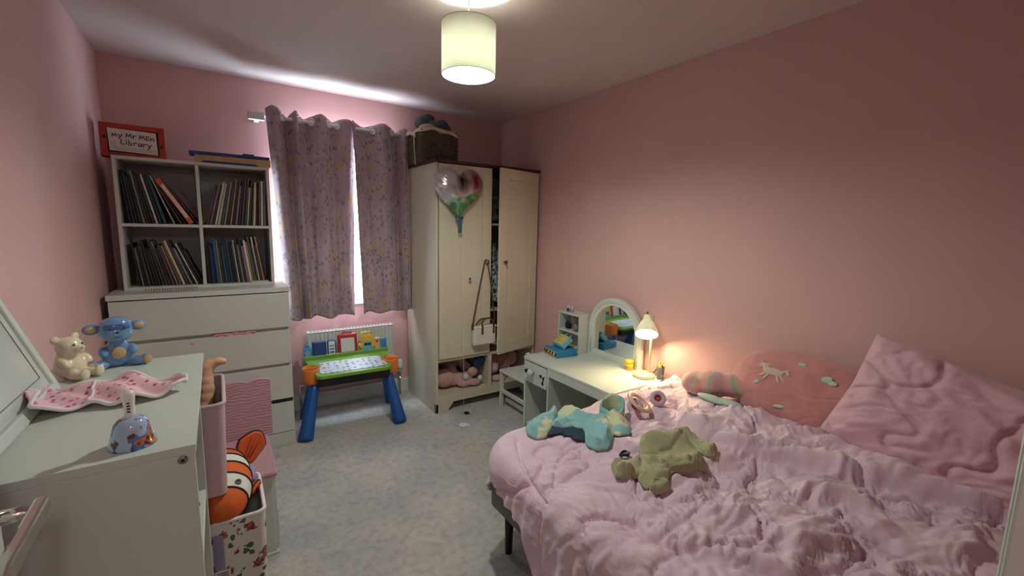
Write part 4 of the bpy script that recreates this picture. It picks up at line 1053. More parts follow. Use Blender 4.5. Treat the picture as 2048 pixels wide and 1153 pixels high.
# ================================================================== chair at the desk
CX0, CX1, CY0, CY1 = 2.256, 2.56, -1.055, -.70
ch = thing('child_chair', 'small white wooden child\'s chair between the desk and the wardrobe', 'chair', ((CX0+CX1)/2, (CY0+CY1)/2, 0))
cx, cy = (CX0+CX1)/2, (CY0+CY1)/2
def cb(n, x0, x1, y0, y1, z0, z1, bev=.003): return MB().box(x0-cx, x1-cx, y0-cy, y1-cy, z0, z1, bev).build(n, M['white_gloss'], ch)
cb('seat', CX0-.004, CX1+.004, CY0+.02, CY1+.004, .278, .296, .005)
for x in (CX0, CX1-.026): cb('leg', x, x+.026, CY1-.026, CY1, 0, .278)
for x in (CX0, CX1-.026):
    MB().prism([(CY0-cy, 0), (CY0-cy+.028, 0), (CY0-cy+.028, .50), (CY0-cy+.02, .512), (CY0-cy+.008, .512), (CY0-cy, .50)], x-cx, x-cx+.026, 'yz', .002).build('leg', M['white_gloss'], ch)
for x in (CX0+.004, CX1-.022): cb('stretcher', x, x+.018, CY0+.026, CY1-.024, .115, .145)
cb('front_apron', CX0+.024, CX1-.024, CY1-.022, CY1-.004, .24, .278); cb('back_rail', CX0+.024, CX1-.024, CY0+.005, CY0+.02, .44, .50)
for z in (.40, .435): MB().lathe([(0, 0), (.0065, 0), (.0065, .002), (0, .002)], 14, Matrix.Translation((CX0-cx, CY0+.014-cy, z)) @ rotm('Y', -90)).build('screw_hole', M['black'], ch)

# ================================================================== desk
KX, KY0, KY1, KZ = 2.195, -1.90, -1.098, .515
dk = thing('desk', 'white child\'s desk with one knob drawer along the right wall', 'desk', (2.42, -1.5, 0))
def db(n, x0, x1, y0, y1, z0, z1, bev=.002, par=None, m_='white_lam2'): return MB().box(x0-2.42, x1-2.42, y0+1.5, y1+1.5, z0, z1, bev).build(n, M[m_], par or dk)
DXB = 2.660
db('desktop', KX, DXB, KY0, KY1, KZ-.018, KZ, .003)
db('side_panel', KX+.004, DXB-.01, KY1-.020, KY1-.002, 0, KZ-.018); db('side_panel', KX+.004, DXB-.01, -1.366, -1.350, 0, KZ-.018)
db('side_panel', KX+.004, DXB-.01, KY0+.002, KY0+.020, 0, KZ-.018)
db('apron', KX+.002, KX+.018, KY0+.02, -1.366, KZ-.068, KZ-.018)
db('back_panel', DXB-.02, DXB-.008, KY0+.02, KY1-.02, .20, KZ-.018)
dd = db('drawer_front', KX, KX+.016, -1.349, -1.121, .352, KZ-.026, .002)
db('drawer_box', KX+.016, DXB-.06, -1.345, -1.125, .365, .46, 0, dd)
MB().lathe([(0, 0), (.010, 0), (.011, .012), (.024, .022), (.026, .030), (.018, .038), (0, .040)], 24, Matrix.Translation((KX-2.42, -1.208+1.5, .432)) @ rotm('Y', -90)).build('knob', M['white_gloss'], dd)
stk = MB()
for y, z, a in ((-1.288, .425, 0), (-1.318, .418, 1), (-1.312, .388, 2)):
    poly = [(y+.010*math.cos(q)*(1+.5*math.sin(3*q+a))+1.5, z+.016*math.sin(q)*(1+.3*math.cos(2*q+a))) for q in [k*PI/8 for k in range(16)]]
    MB().prism(poly, KX-2.42-.0012, KX-2.42+.001, 'yz').build('sticker', M['nearblack'], dd)
for i in range(3): MB().box(KX-2.42-.041, KX-2.42-.020, -1.182+1.5+.006*i, -1.1795+1.5+.006*i, .43, .45, 0).build('pen_mark', M['nearblack'], dd)
db('floor_shelf', KX+.02, DXB-.02, -1.350, -1.118, .03, .046)

# cubby shelf on the desk
SX0, SX1, SY0, SY1, SZ1 = 2.545, 2.662, -1.262, -1.035, .790
cs = thing('desk_cubby', 'small white open cubby shelf standing on the desk by the mirror', 'shelf', (2.6, -1.15, KZ))
def sbx(n, x0, x1, y0, y1, z0, z1): return MB().box(x0-2.6, x1-2.6, y0+1.15, y1+1.15, z0-KZ, z1-KZ, .0015).build(n, M['white_lam2'], cs)
sbx('side_panel', SX0, SX1, SY0, SY0+.013, KZ, SZ1); sbx('side_panel', SX0, SX1, SY1-.013, SY1, KZ, SZ1)
sbx('top_panel', SX0, SX1, SY0+.013, SY1-.013, SZ1-.013, SZ1); sbx('shelf', SX0, SX1, SY0+.013, SY1-.013, .650, .663)
sbx('back_panel', SX1-.008, SX1, SY0+.013, SY1-.013, KZ, SZ1-.013)
for i, (y, m_, lab) in enumerate(((-1.10, 'dark', 'dark rounded trinket'), (-1.14, 'pink_pl', 'small pink trinket'), (-1.19, 'rub', 'light grey rounded trinket'), (-1.155, 'teal_dark', 'slate blue trinket'))):
    z = .663+(.06 if i == 1 else 0)
    o = blob('trinket', [((0, 0, .022), (.028, .022, .022)), ((-.006, .008, .04), (.018, .016, .016))] if i != 1 else [((0, 0, .02), (.03, .026, .018))], M[m_], None, .005, 1)
    o.location = (2.60+(.012 if i in (1, 3) else -.012), y, z)
    tag(o, lab+' inside the desk cubby', 'trinket', 'trinkets in the desk cubby')
for i, (y, c) in enumerate(((-1.085, 'navy'), (-1.108, 'cyan'), (-1.131, 'pink_pl'))):
    nm = ('dark', 'blue', 'pink')[i]
    b = thing('nail_polish', f'tiny {nm} nail polish bottle with white cap on the desk cubby', 'bottle', (2.59, y, SZ1), 0, 'nail polish bottles on the cubby')
    MB().lathe([(0, 0), (.0085, 0), (.009, .002), (.009, .018), (.005, .021), (0, .021)], 16).build('glass', M[c], b)
    MB().lathe([(0, .021), (.0055, .021), (.0045, .042), (0, .042)], 14).build('cap', M['white_pl'], b)
# toy cash register
rg = thing('toy_cash_register', 'blue toy cash register with yellow keys on the desk corner', 'toy', (2.44, -1.185, KZ), math.radians(-8))
MB().box(-.078, .085, -.085, .085, 0, .046, .005).build('cash_drawer', M['teal_toy'], rg)
MB().box(-.0805, -.077, -.075, .075, .008, .038, .001).build('drawer_print', M['nearblack'], rg)
for i, c in enumerate(('kapa', 'lime', 'salmon', 'white_pl')): MB().lathe([(0, 0), (.010, 0), (.010, .0015), (0, .0015)], 14, Matrix.Translation((-.0805, .055-.036*i, .023)) @ rotm('Y', -90)).build('print_dot', M[c], rg)
MB().box(-.0815, -.0785, -.078, .078, .036, .040, .001).box(-.0815, -.0785, -.078, .078, .006, .010, .001).build('drawer_trim', M['lime'], rg)
rM = Matrix.Translation((.012, .012, .046)) @ rotm('Y', -38)
MB().box(-.012, .085, -.06, .06, .0, .040, .008, rM).build('keypad_body', M['teal_lt'], rg)
MB().box(.0, .078, -.05, .052, .038, .043, .003, rM).build('keypad_plate', M['lime'], rg)
MB().box(.012, .070, -.042, -.002, .0425, .046, .002, rM).build('display_patch', M['salmon'], rg)
for a in range(3):
    for b_ in range(3): MB().box(.014+.019*a, .028+.019*a, .008+.014*b_, .018+.014*b_, .0425, .047, .002, rM).build('key', mat('lime_key', (176, 186, 84), .5) if a+b_ == 0 else bpy.data.materials['lime_key'], rg)
for y in (-.03, .03): MB().tube([rM @ Vector((.08, y, .02)), rM @ Vector((.10, y, .022)), rM @ Vector((.108, y*.6, .02))], .006, 8).build('handle_lug', M['teal_lt'], rg)
# mirror
mi = thing('arched_mirror', 'white arched tabletop mirror against the wall behind the desk', 'mirror', (2.645, -1.495, KZ))
def arch(w, h, b=0.0, n=28):
    r = w/2; return [(-r, b)]+[(r*math.cos(PI-k*PI/n), h-r+r*math.sin(PI-k*PI/n)) for k in range(n+1)]+[(r, b)]
mo, mi_ = arch(.455, .425), arch(.355, .375, .045)
fm = MB(); N = len(mo)
for a, b in ((0, 0),):
    V_ = []
    for y_, pl_ in ((-.018, mo), (-.018, mi_), (.012, mi_), (.012, mo)): V_.append([(y_, u, v) for u, v in pl_])
    vs_ = [p for L_ in V_ for p in L_]
    F_ = []
    for q in range(4):
        for i in range(N):
            j = (i+1) % N; F_.append((q*N+i, q*N+j, ((q+1) % 4)*N+j, ((q+1) % 4)*N+i))
    fm.add(vs_, F_)
fm.build('mirror_frame', M['white_gloss'], mi)
MB().tube([(-.019, u, v) for u, v in arch(.405, .400, .022)], .007, 8).build('frame_bead', M['white_gloss'], mi)
MB().prism(arch(.359, .377, .043), -.004, .004, 'yz').build('mirror_glass', M['mirror'], mi)
# desk lamp
DLX, DLY = 2.575, -1.80
lp = thing('desk_lamp', 'lit cream desk lamp with round base and cone shade beside the mirror', 'lamp', (DLX, DLY, KZ))
MB().lathe([(0, 0), (.062, 0), (.065, .004), (.064, .016), (.056, .022), (0, .024)], 40).build('base', M['grey_metal'], lp)
MB().tube([(.03, -.01, .02), (.032, -.012, .15), (.034, -.012, .27), (.040, -.008, .335), (.045, -.004, .365)], .007, 10).build('stem', M['grey_metal'], lp)
nrm = Vector((-.50, -.42, -.757)).normalized()
c0 = Vector((-.012, -.012, .262))
rotl = nrm.to_track_quat('Z', 'Y').to_matrix().to_4x4()   # local +z points out of the opening
Ml = Matrix.Translation(c0) @ rotl
MB().lathe([(.066, 0), (.060, -.03), (.040, -.075), (.024, -.10), (.022, -.125), (.012, -.132), (0, -.132), (0, -.128), (.010, -.128), (.020, -.121), (.022, -.098), (.038, -.073), (.058, -.029), (.064, 0), (.066, 0)], 40, Ml).build('lamp_shade', M['shade2'], lp)
MB().lathe([(0, -.155), (.006, -.153), (.007, -.132), (0, -.132)], 14, Ml).build('shade_knob', M['steel'], lp)
MB().lathe([(0, -.030), (.014, -.033), (.022, -.044), (.023, -.055), (.017, -.072), (.012, -.088), (0, -.092)], 20, Ml).build('bulb', M['bulb2'], lp)
MB().tube([(.05, -.02, .01), (.06, -.05, .055), (.055, -.075, .10), (.06, -.085, .07), (.055, -.08, .02), (.07, -.085, .002)], .0028, 6).build('power_cord', M['nearblack'], lp)
L2 = bpy.data.lights.new('desk_lamp_light', 'POINT'); L2.energy = DESK_W; L2.color = (1.0, .78, .42); L2.shadow_soft_size = .02
l2 = bpy.data.objects.new('desk_lamp_light', L2); COL.objects.link(l2); l2.parent = lp; l2.location = c0-nrm*.024
# tubs on desk
tu = thing('yellow_tub', 'small yellow modelling clay tub with red print beside the lamp', 'tub', (2.60, -1.665, KZ))
MB().lathe([(0, 0), (.024, 0), (.026, .045), (0, .045)], 24).build('pot', M['yellow_tub'], tu)
MB().lathe([(0, .045), (.028, .045), (.028, .060), (.024, .062), (0, .060)], 24).build('lid', M['yellow_tub'], tu)
pm = MB()
pts = [(.0262*math.cos(PI+a*.12), .0262*math.sin(PI+a*.12), .022+.004*math.sin(a)) for a in range(-2, 8)]
pm.tube(pts, .004, 6, flat=.3); pm.build('print', M['kapa'], tu)
tp = thing('pencil_pot', 'clear beaker of pale sticks behind the lamp stem', 'pot', (2.622, -1.752-.13, KZ))
MB().lathe([(.02, 0), (.022, .075), (.020, .075), (.018, .003), (0, .003), (0, 0), (.02, 0)], 20).build('beaker', M['clear'], tp)
for i in range(4): MB().cyl((-.008+.005*i, .004*(i % 2), .004), (-.012+.008*i, .01*(i % 2), .105), .0025, seg=6).build('stick', M['yellow_toy'], tp)

# ================================================================== storage unit on the left wall
UX0, UX1, UY0, UY1, UZ = .018, .440, -2.398, -1.651, .935
un = thing('storage_unit', 'tall white open storage unit by the left wall, nearest the door', 'storage unit', (.23, -2.02, 0))
def ub(n, x0, x1, y0, y1, z0, z1, bev=.002): return MB().box(x0-.23, x1-.23, y0+2.02, y1+2.02, z0, z1, bev).build(n, M['white_lam2'], un)
ub('top', UX0, UX1, UY0+.0005, UY1-.0005, UZ-.018, UZ, .001)
ub('end_panel', UX0, UX1-.002, UY0, UY0+.018, 0, UZ-.018); ub('end_panel', UX0, UX1-.002, UY1-.018, UY1, 0, UZ-.018)
ub('divider', UX0, UX1-.004, -2.022, -2.006, .02, UZ-.018)
ub('bottom_panel', UX0, UX1-.004, UY0+.018, UY1-.018, .0, .02)
ub('shelf', UX0, UX1-.006, UY0+.018, -2.022, .32, .336); ub('shelf', UX0, UX1-.006, UY0+.018, -2.022, .62, .636)
ub('shelf', UX0, UX1-.006, -2.006, UY1-.018, .565, .580)
ub('back_panel', UX0, UX0+.006, UY0+.018, UY1-.018, .02, UZ-.018)
MB().lathe([(0, 0), (.0085, 0), (.0085, .002), (.006, .0035), (0, .0035)], 18, Matrix.Translation((.418-.23, UY0+2.02, .908)) @ rotm('X', 90)).build('bolt', M['steel'], un)
MB().lathe([(0, 0), (.0035, 0), (.0035, .001), (0, .001)], 6, Matrix.Translation((.418-.23, UY0+2.02-.0036, .908)) @ rotm('X', 90)).build('bolt_socket', M['black'], un)
MB().lathe([(0, 0), (.004, 0), (.004, .001), (0, .001)], 12, Matrix.Translation((UX1-.23-.002, UY0+2.02+.009, .80)) @ rotm('Y', 90)).build('peg_hole', M['black'], un)

def open_box(name, label, cat, x0, x1, y0, y1, z0, z1, m_, mi2, rimm=None, sag=0.0, group=None):
    r = thing(name, label, cat, ((x0+x1)/2, (y0+y1)/2, z0), 0, group)
    w, d, h = (x1-x0)/2, (y1-y0)/2, z1-z0
    ring = rrect(2*w, 2*d, .02, 4); N = len(ring)
    def wall(sc, z): return [(x*sc, y*sc, z) for x, y in ring]
    def rimz(x, y): return h-sag*(1-min(1, abs(x)/w*1.0)**2)*.5-sag*(1-min(1, abs(y)/d)**2)*.5
    outer = np.array([[(x*(.95+.05*t), y*(.95+.05*t), rimz(x, y)*t) for t in np.linspace(0, 1, 10)] for x, y in ring])
    grid_mesh('outer_wall', outer, M[m_], r, True, 0, True)
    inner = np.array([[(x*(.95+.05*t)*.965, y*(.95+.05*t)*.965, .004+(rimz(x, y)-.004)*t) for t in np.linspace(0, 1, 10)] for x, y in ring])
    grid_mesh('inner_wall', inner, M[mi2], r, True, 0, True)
    MB().tube([(x*.985, y*.985, rimz(x, y)) for x, y in ring], .006, 8, closed=True).build('rim_binding', M[rimm or m_], r)
    MB().prism([(x*.95, y*.95) for x, y in ring], .0, .004, 'xy').build('base', M[mi2], r)
    return r
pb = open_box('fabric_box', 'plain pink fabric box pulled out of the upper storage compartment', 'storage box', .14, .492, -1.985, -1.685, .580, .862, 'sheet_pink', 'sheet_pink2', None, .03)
pb.rotation_euler = (0, 0, math.radians(0))
# doll sticking out of the box
dl2 = thing('doll', 'doll upside down in the pink box, one bare leg sticking out', 'doll', (.43, -1.80, .60))
blob('doll_body', [((0, .0, .10), (.055, .05, .09)), ((-.06, -.02, .09), (.05, .06, .06))], M['doll_cloth'], dl2, .008, 2)
blob('leg', [((.0, .0, .20), .034), ((.004, .005, .225), .033), ((.008, .01, .25), .031), ((.010, .015, .275), .028), ((.014, .02, .297), .024), ((.020, .022, .315), .021), ((.032, .024, .326), (.024, .018, .016)), ((.050, .024, .332), (.022, .017, .013)), ((.066, .024, .330), (.010, .015, .010))], M['skin'], dl2, .004, 4)
blob('arm', [((-.035, -.04, .20), .02), ((-.03, -.06, .215), .017), ((-.02, -.08, .22), .015)], M['skin'], dl2, .004, 3)
fw_ = blob('white_cloth', [((.405, -1.75, .815), (.05, .04, .04)), ((.37, -1.72, .845), (.04, .03, .035))], M['white_plush'], None, .008, 2)
tag(fw_, 'white cloth bundled behind the doll in the pink box', 'cloth')
# floral bin
fb = open_box('floral_bin', 'rose-printed fabric bin on the floor, striped fish toy inside', 'storage box', .20, .578, -1.985, -1.735, .021, .500, 'floral', 'white_lam2', 'bib_edge', .04)
MB().box(.05, .075, -.129, -.1265, .33, .44, .001).build('ribbon_tab', M['purple'], fb)
MB().box(.048, .088, -.1285, -.125, .295, .325, .003).build('care_label', M['white_card'], fb)
lt = MB()
for i in range(3): lt.box(.054, .082, -.1292, -.1284, .301+.007*i, .305+.007*i)
lt.build('label_print', M['rub'], fb)
# fish plush
fi = thing('fish_plush', 'orange and white striped fish plush lying in the floral bin', 'soft toy', (.47, -1.86, .30))
def fish_slice(name, t0, t1, m_, grow=0.0):
    # body along the local y axis (head towards -y), built from rings
    ts = np.linspace(t0, t1, 12); th = np.linspace(0, 2*PI, 28, endpoint=False); rows = []
    for t in ts:
        r = math.sqrt(max(0.0, 1-(2*t-1)**2))**.75
        rows.append(np.stack([(.080*r+grow)*np.cos(th), np.full_like(th, -.13+.27*t), .22+(.070*r+grow)*np.sin(th)+.06*t], -1))
    P = np.stack(rows, 1)
    return grid_mesh(name, P, M[m_], fi, True, 0, True)
for a, b, m_ in ((0.0, .16, 'orange_pl'), (.16, .34, 'white_plush'), (.34, .52, 'orange_pl'), (.52, .68, 'white_plush'), (.68, .82, 'orange_pl'), (.82, .90, 'white_plush'), (.90, 1.0, 'orange_pl')):
    fish_slice('body_stripe', a, b, m_)
for t in (.16, .34, .52, .68, .82):
    r = math.sqrt(max(0, 1-(2*t-1)**2))**.75
    MB().tube([((.080*r+.001)*math.cos(a*PI/14), -.13+.27*t, .22+(.070*r+.001)*math.sin(a*PI/14)+.06*t) for a in range(28)], .0028, 6, closed=True).build('stripe_edge', M['nearblack'], fi)
def fin(c, w, h, rot, name='tail_fin'):
    n = 20; poly = [(w*math.cos(q*2*PI/n)*(1+.10*math.sin(5*q*2*PI/n)), h*math.sin(q*2*PI/n)) for q in range(n)]
    Mx = Matrix.Translation(c) @ rot
    f = MB().prism(poly, -.010, .010, 'xz', .006, Mx, True).build(name, M['orange_pl'], fi)
    MB().tube([Mx @ Vector((x*1.02, 0, z*1.02)) for x, z in poly], .0035, 6, closed=True).build('fin_edge', M['nearblack'], f)
    for k in (-.4, 0, .4): MB().tube([Mx @ Vector((w*k*.5, -.0108, -h*.6)), Mx @ Vector((w*k, -.0108, h*.7))], .0018, 5).build('fin_seam', M['red_box'], f)
fin((.085, .135, .292), .045, .058, rotm('Z', 20) @ rotm('Y', 30))
fin((.086, .02, .20), .030, .022, rotm('Z', 60) @ rotm('X', 20), 'side_fin')
e = MB().ball((.040, -.068, .282), (.011, .011, .008)).build('eye', M['rub'], fi); MB().ball((.042, -.070, .2875), (.006, .006, .004)).build('pupil', M['nearblack'], e)
sf = blob('lilac_soft_toy', [((.535, -1.80, .545), (.03, .035, .018)), ((.548, -1.83, .535), (.018, .02, .015)), ((.553, -1.80, .51), (.016, .03, .03))], M['purple'], None, .005, 2)
tag(sf, 'small lilac and white soft toy lying on the striped fish', 'soft toy')

# bench with padded back
bn = thing('toy_bench', 'low white toy bench with pink embossed seat and scalloped backrest', 'bench', (.48, -1.33, 0))
def nb_(n, x0, x1, y0, y1, z0, z1, m_='white_lam2', bev=.003): return MB().box(x0-.48, x1-.48, y0+1.33, y1+1.33, z0, z1, bev).build(n, M[m_], bn)
nb_('body', .32, .636, -1.515, -1.12, .012, .352)
nb_('base', .325, .645, -1.520, -1.115, 0, .012)
nb_('side_board', .636, .652, -1.50, -1.13, .02, .19); nb_('side_board', .636, .648, -1.50, -1.13, .195, .352)
nb_('lid', .312, .652, -1.530, -1.125, .352, .372, 'emboss', .006)
poly = [(.308-.48, .372), (.672-.48, .372)]
for k in range(25):
    x = .672-.364*k/24; poly.append((x-.48, .640+.010*abs(math.sin(k*PI/6))))
MB().prism(poly, -1.145+1.33, -1.118+1.33, 'xz', 0).build('backrest', M['emboss'], bn)

# ================================================================== things on the unit
# leaning whiteboard
wbd = thing('whiteboard', 'white framed dry-wipe board leaning on the wall above the storage unit', 'whiteboard', (.128, -2.13, UZ))
lean = Matrix.Translation((.004, 0, 0)) @ rotm('Y', -19.5)
y0, y1, hh = -.40, .27, .285
MB().box(-.008, .0, y0, y1, 0, hh, .001, lean).build('board', mat('glossy_whiteboard', (214, 220, 216), .12, .01, 3, coat=.6), wbd)
MB().box(-.012, .008, y1-.026, y1, 0, hh, .004, lean).build('frame_rail', M['white_gloss'], wbd)
MB().box(-.012, .008, y0, y0+.026, 0, hh, .004, lean).build('frame_rail', M['white_gloss'], wbd)
MB().box(-.012, .008, y0+.026, y1-.026, hh-.026, hh, .004, lean).build('frame_rail', M['white_gloss'], wbd)
MB().box(-.012, .012, y0+.026, y1-.026, 0, .026, .004, lean).build('frame_rail', M['white_gloss'], wbd)
MB().box(.0005, .0015, y0+.03, y1-.055, .052, .054, 0, lean).box(.0005, .0015, y1-.057, y1-.055, .052, hh-.03, 0, lean).build('printed_line', M['rub'], wbd)
# cream bear money box
be = thing('bear_money_box', 'cream glazed ceramic bear money box sitting on the storage unit', 'money box', (.138, -1.762, UZ), math.radians(52))
blob('bear_body', [((0, 0, .034), (.036, .034, .036)), ((0, .002, .055), (.028, .028, .030)), ((0, -.004, .090), (.031, .030, .029)), ((0, -.032, .084), (.013, .014, .011)),
     ((-.026, .006, .113), (.012, .007, .012)), ((.026, .006, .113), (.012, .007, .012)), ((-.020, -.038, .013), (.013, .030, .013)), ((.020, -.038, .013), (.013, .030, .013)),
     ((-.020, -.066, .018), (.013, .008, .017)), ((.020, -.066, .018), (.013, .008, .017)), ((-.030, -.016, .050), (.012, .020, .012), rotm('X', 35)), ((.030, -.016, .050), (.012, .020, .012), rotm('X', 35))], M['ceram_cream'], be, .0035, 3)
for sx in (-1, 1): MB().ball((sx*.011, -.0315, .098), .0026).build('eye', M['nearblack'], be)
MB().ball((0, -.046, .090), (.005, .004, .004)).build('nose', M['ceram_cream'], be)
# blue monkey money box
mk = thing('monkey_money_box', 'blue glazed ceramic monkey money box sitting behind the cream bear', 'money box', (.230, -1.695, UZ), math.radians(14))
blob('monkey_body', [((0, .002, .034), (.040, .030, .036)), ((0, 0, .055), (.030, .026, .028)), ((0, -.004, .112), (.041, .034, .038)), ((0, -.006, .132), (.038, .031, .022)), ((0, -.018, .100), (.036, .026, .022)),
     ((-.042, -.018, .014), (.028, .018, .014), rotm('Z', 35)), ((.042, -.018, .014), (.028, .018, .014), rotm('Z', -35)), ((-.060, -.030, .018), (.012, .010, .017)), ((.060, -.030, .018), (.012, .010, .017)),
     ((-.033, -.014, .052), (.013, .020, .014), rotm('X', 30)), ((.033, -.014, .052), (.013, .020, .014), rotm('X', 30))], M['ceram_blue'], mk, .0035, 3)
for sx in (-1, 1):
    er = MB().ball((sx*.053, .004, .120), (.020, .008, .016)).build('ear', M['ceram_blue'], mk)
    MB().ball((sx*.055, -.002, .120), (.013, .005, .010)).build('ear_inside', M['ceram_tan'], er)
    MB().ball((sx*.064, -.0395, .018), (.010, .003, .013)).build('foot_pad', M['ceram_tan'], mk)
MB().ball((0, -.022, .126), (.032, .0165, .017)).build('face_mask', M['ceram_dblue'], mk)
MB().ball((0, -.026, .046), (.017, .006, .018)).build('belly_patch', M['ceram_tan'], mk)
for sx in (-1, 1): MB().ball((sx*.016, -.0385, .122), .0026).build('eye', M['nearblack'], mk)
MB().ball((0, -.0435, .112), (.004, .003, .0025)).build('nose', M['nearblack'], mk)
MB().tube([(-.008, -.0435, .099), (0, -.0447, .097), (.008, -.0435, .099)], .0008, 5).build('mouth', M['nearblack'], mk)
# spotted bib
def make_bib():
    root = thing('spotted_bib', 'pink spotted bib with white binding lying in waves on the storage unit', 'bib', (.26, -2.0, UZ))
    nu, nv = 90, 34
    A = np.array([.09, -1.985]); B = np.array([.41, -2.03])
    s = np.linspace(0, 1, nu); t = np.linspace(-1, 1, nv); S, T = np.meshgrid(s, t, indexing='ij')
    half = .125*(1-S**1.6*.78)*(1-.35*np.exp(-((S-.33)/.16)**2))*(np.clip(S/.05, 0, 1)**.5)*(np.clip((1-S)/.05, 0, 1)**.5)
    half = np.maximum(half, .012)
    cx_ = A[0]+(B[0]-A[0])*S+.045*T*(1-S)**1.2*-.9; cy_ = A[1]+(B[1]-A[1])*S+T*half
    z = .012+.030*np.exp(-((S-.0)/.13)**2)+.022*np.exp(-((S-.62)/.10)**2)*(.4+.6*np.clip(T+.5, 0, 1))+.014*np.exp(-((S-.98)/.12)**2)+.010*np.abs(np.sin(S*9+T*1.2))*(.6+.4*T)+.006*np.cos(S*23+T*3)
    z = np.maximum(z, .0015)
    P = np.stack([cx_-.26, cy_+2.0, z], -1)
    grid_mesh('cloth', P, M['bib'], root, True, .0025)
    ed = [tuple(P[i, 0]) for i in range(nu)]+[tuple(P[-1, j]) for j in range(1, nv)]+[tuple(P[i, -1]) for i in range(nu-2, -1, -1)]+[tuple(P[0, j]) for j in range(nv-2, 0, -1)]
    MB().tube(ed, .0048, 6, closed=True).build('binding', M['bib_edge'], root)
    mid = [tuple(P[int(nu*(.36+.10*f)), int((nv-1)*f)]+np.array([0, 0, .002])) for f in np.linspace(.05, .95, 12)]
    MB().tube(mid, .003, 6).build('tie', M['bib_edge'], root)
make_bib()
# bell
bb = thing('ceramic_bell', 'glossy ceramic hand bell with white handle and colourful print', 'bell', (.337, -2.335, UZ))
MB().lathe([(.0, .004), (.034, .002), (.0385, 0), (.038, .006), (.034, .018), (.030, .034), (.027, .046), (.020, .055), (.010, .058), (0, .058)], 40).build('bell_body', M['bell'], bb)
MB().lathe([(0, .056), (.0095, .057), (.0085, .066), (.0088, .082), (.0105, .098), (.0105, .106), (.007, .112), (0, .114)], 24).build('handle', M['ceram_white'], bb)
for i in range(5): MB().box(-.0025, .0025, -.0098, -.0085, .070+.0058*i, .0728+.0058*i, .0004).build('handle_mark', M['nearblack'], bb)

# ================================================================== pillows and things on the bed
def pillow(name, label, w, h, t, mtx, m_, seed, wr=.012, pinch=.35, n=90, cat='pillow', rnd=False):
    u = np.linspace(-1, 1, n); U, V = np.meshgrid(u, u, indexing='ij')
    sh = 1-.05*(1-U**2)*0
    X = U*w/2*(1-pinch*.12*(1-np.abs(V))**1.0*np.abs(U)**3*1.0); Y = V*h/2*(1-pinch*.14*(1-np.abs(U))*np.abs(V)**3)
    prof = (np.clip(1-np.abs(U)**2.6, 0, 1)*np.clip(1-np.abs(V)**2.6, 0, 1))**.55
    rp = wr*(np.sqrt(wrinkle(U+.0*V, V, 1.1, 4.2, seed, .7, th0=1.3)**2+.001)*2.6+.8*np.abs(wrinkle(U, V, 2.5, 10, seed+1, 1.2, th0=1.2)))*np.clip(prof*2.5, 0, 1)
    q = pn(U*1.6, V*1.6, seed+2); rp = rp-wr*.9*np.exp(-(np.abs(q)/.05)**2)*np.clip(prof*3, 0, 1)
    if rnd:
        X = U*np.sqrt(1-.42*V**2)*w/2; Y = V*np.sqrt(1-.42*U**2)*h/2
    top = np.stack([X, Y, t/2*prof+rp*1.0], -1); bot = np.stack([X, Y, -t/2*prof], -1)
    root = thing(name, label, cat, (0, 0, 0)); root.matrix_world = mtx
    root.location = mtx.to_translation(); root.rotation_euler = mtx.to_euler()
    a = grid_mesh('front_cover', top, M[m_], root); b = grid_mesh('back_cover', bot[::-1], M[m_], root)
    return root, top
def frame_mtx(origin, xdir, ydir):
    x = Vector(xdir).normalized(); z = x.cross(Vector(ydir)).normalized(); y = z.cross(x)
    m = Matrix.Identity(4)
    for i in range(3): m[i][0], m[i][1], m[i][2], m[i][3] = x[i], y[i], z[i], origin[i]
    return m
# big pillow leaning on the right wall
TL = Vector((2.598, -2.865, 1.008)); BL = Vector((2.45, -2.765, .615)); yd = (TL-BL).normalized(); xd = Vector((0.0, -1, -.24)); xd = (xd-yd*xd.dot(yd)).normalized()
pw, phh = .70, .43
pillow('pillow', 'large pink quilted pillow leaning against the right wall on the bed', pw, phh, .15, frame_mtx((TL+BL)/2+xd*pw/2, xd, yd), 'pillow', 40, .020)
# unicorn fleece cushion
c_ = Vector((2.57, -2.615, .700)); yd = Vector((.38, 0, 1)); xd = Vector((0, -1, .03))
cu_, tp_ = pillow('fleece_cushion', 'round pink fleece cushion with pale unicorn motif by the wall', .56, .33, .15, frame_mtx(c_, xd, yd), 'fleece', 50, .003, .0, rnd=True)
def motif(pts, name, m_): 
    mb = MB()
    for (u, v, ru, rv, rot) in pts:
        # lay small discs onto the cushion surface
        i = int((u/.28+1)/2*89); j = int((v/.165+1)/2*89); z = tp_[min(max(i, 0), 89), min(max(j, 0), 89), 2]
        mb.ball((u, v, z+.001), (ru*1.35, rv*1.35, .004), rotm('Z', rot), 12, 6)
    o = mb.build(name, M[m_], cu_); return o
motif([(-.070, .050, .034, .013, 0), (-.105, .062, .018, .009, -42), (-.122, .072, .013, .0075, 18), (-.128, .088, .009, .002, -60), (-.100, .076, .010, .006, 10), (-.108, .034, .020, .0042, 38), (-.095, .026, .017, .0042, 60), (-.036, .034, .020, .0042, -40), (-.048, .026, .018, .0042, -66), (-.026, .060, .018, .005, 24), (-.012, .056, .010, .005, -40)], 'unicorn_motif', 'liner')
for q_ in ([(.13, .07, .016, .010, 20), (.15, .06, .014, .008, 0)], [(-.02, -.09, .018, .006, 10)], [(.03, .11, .012, .006, 0)], [(-.13, -.01, .010, .006, 30)]): motif(q_, 'cloud_motif', 'mint')
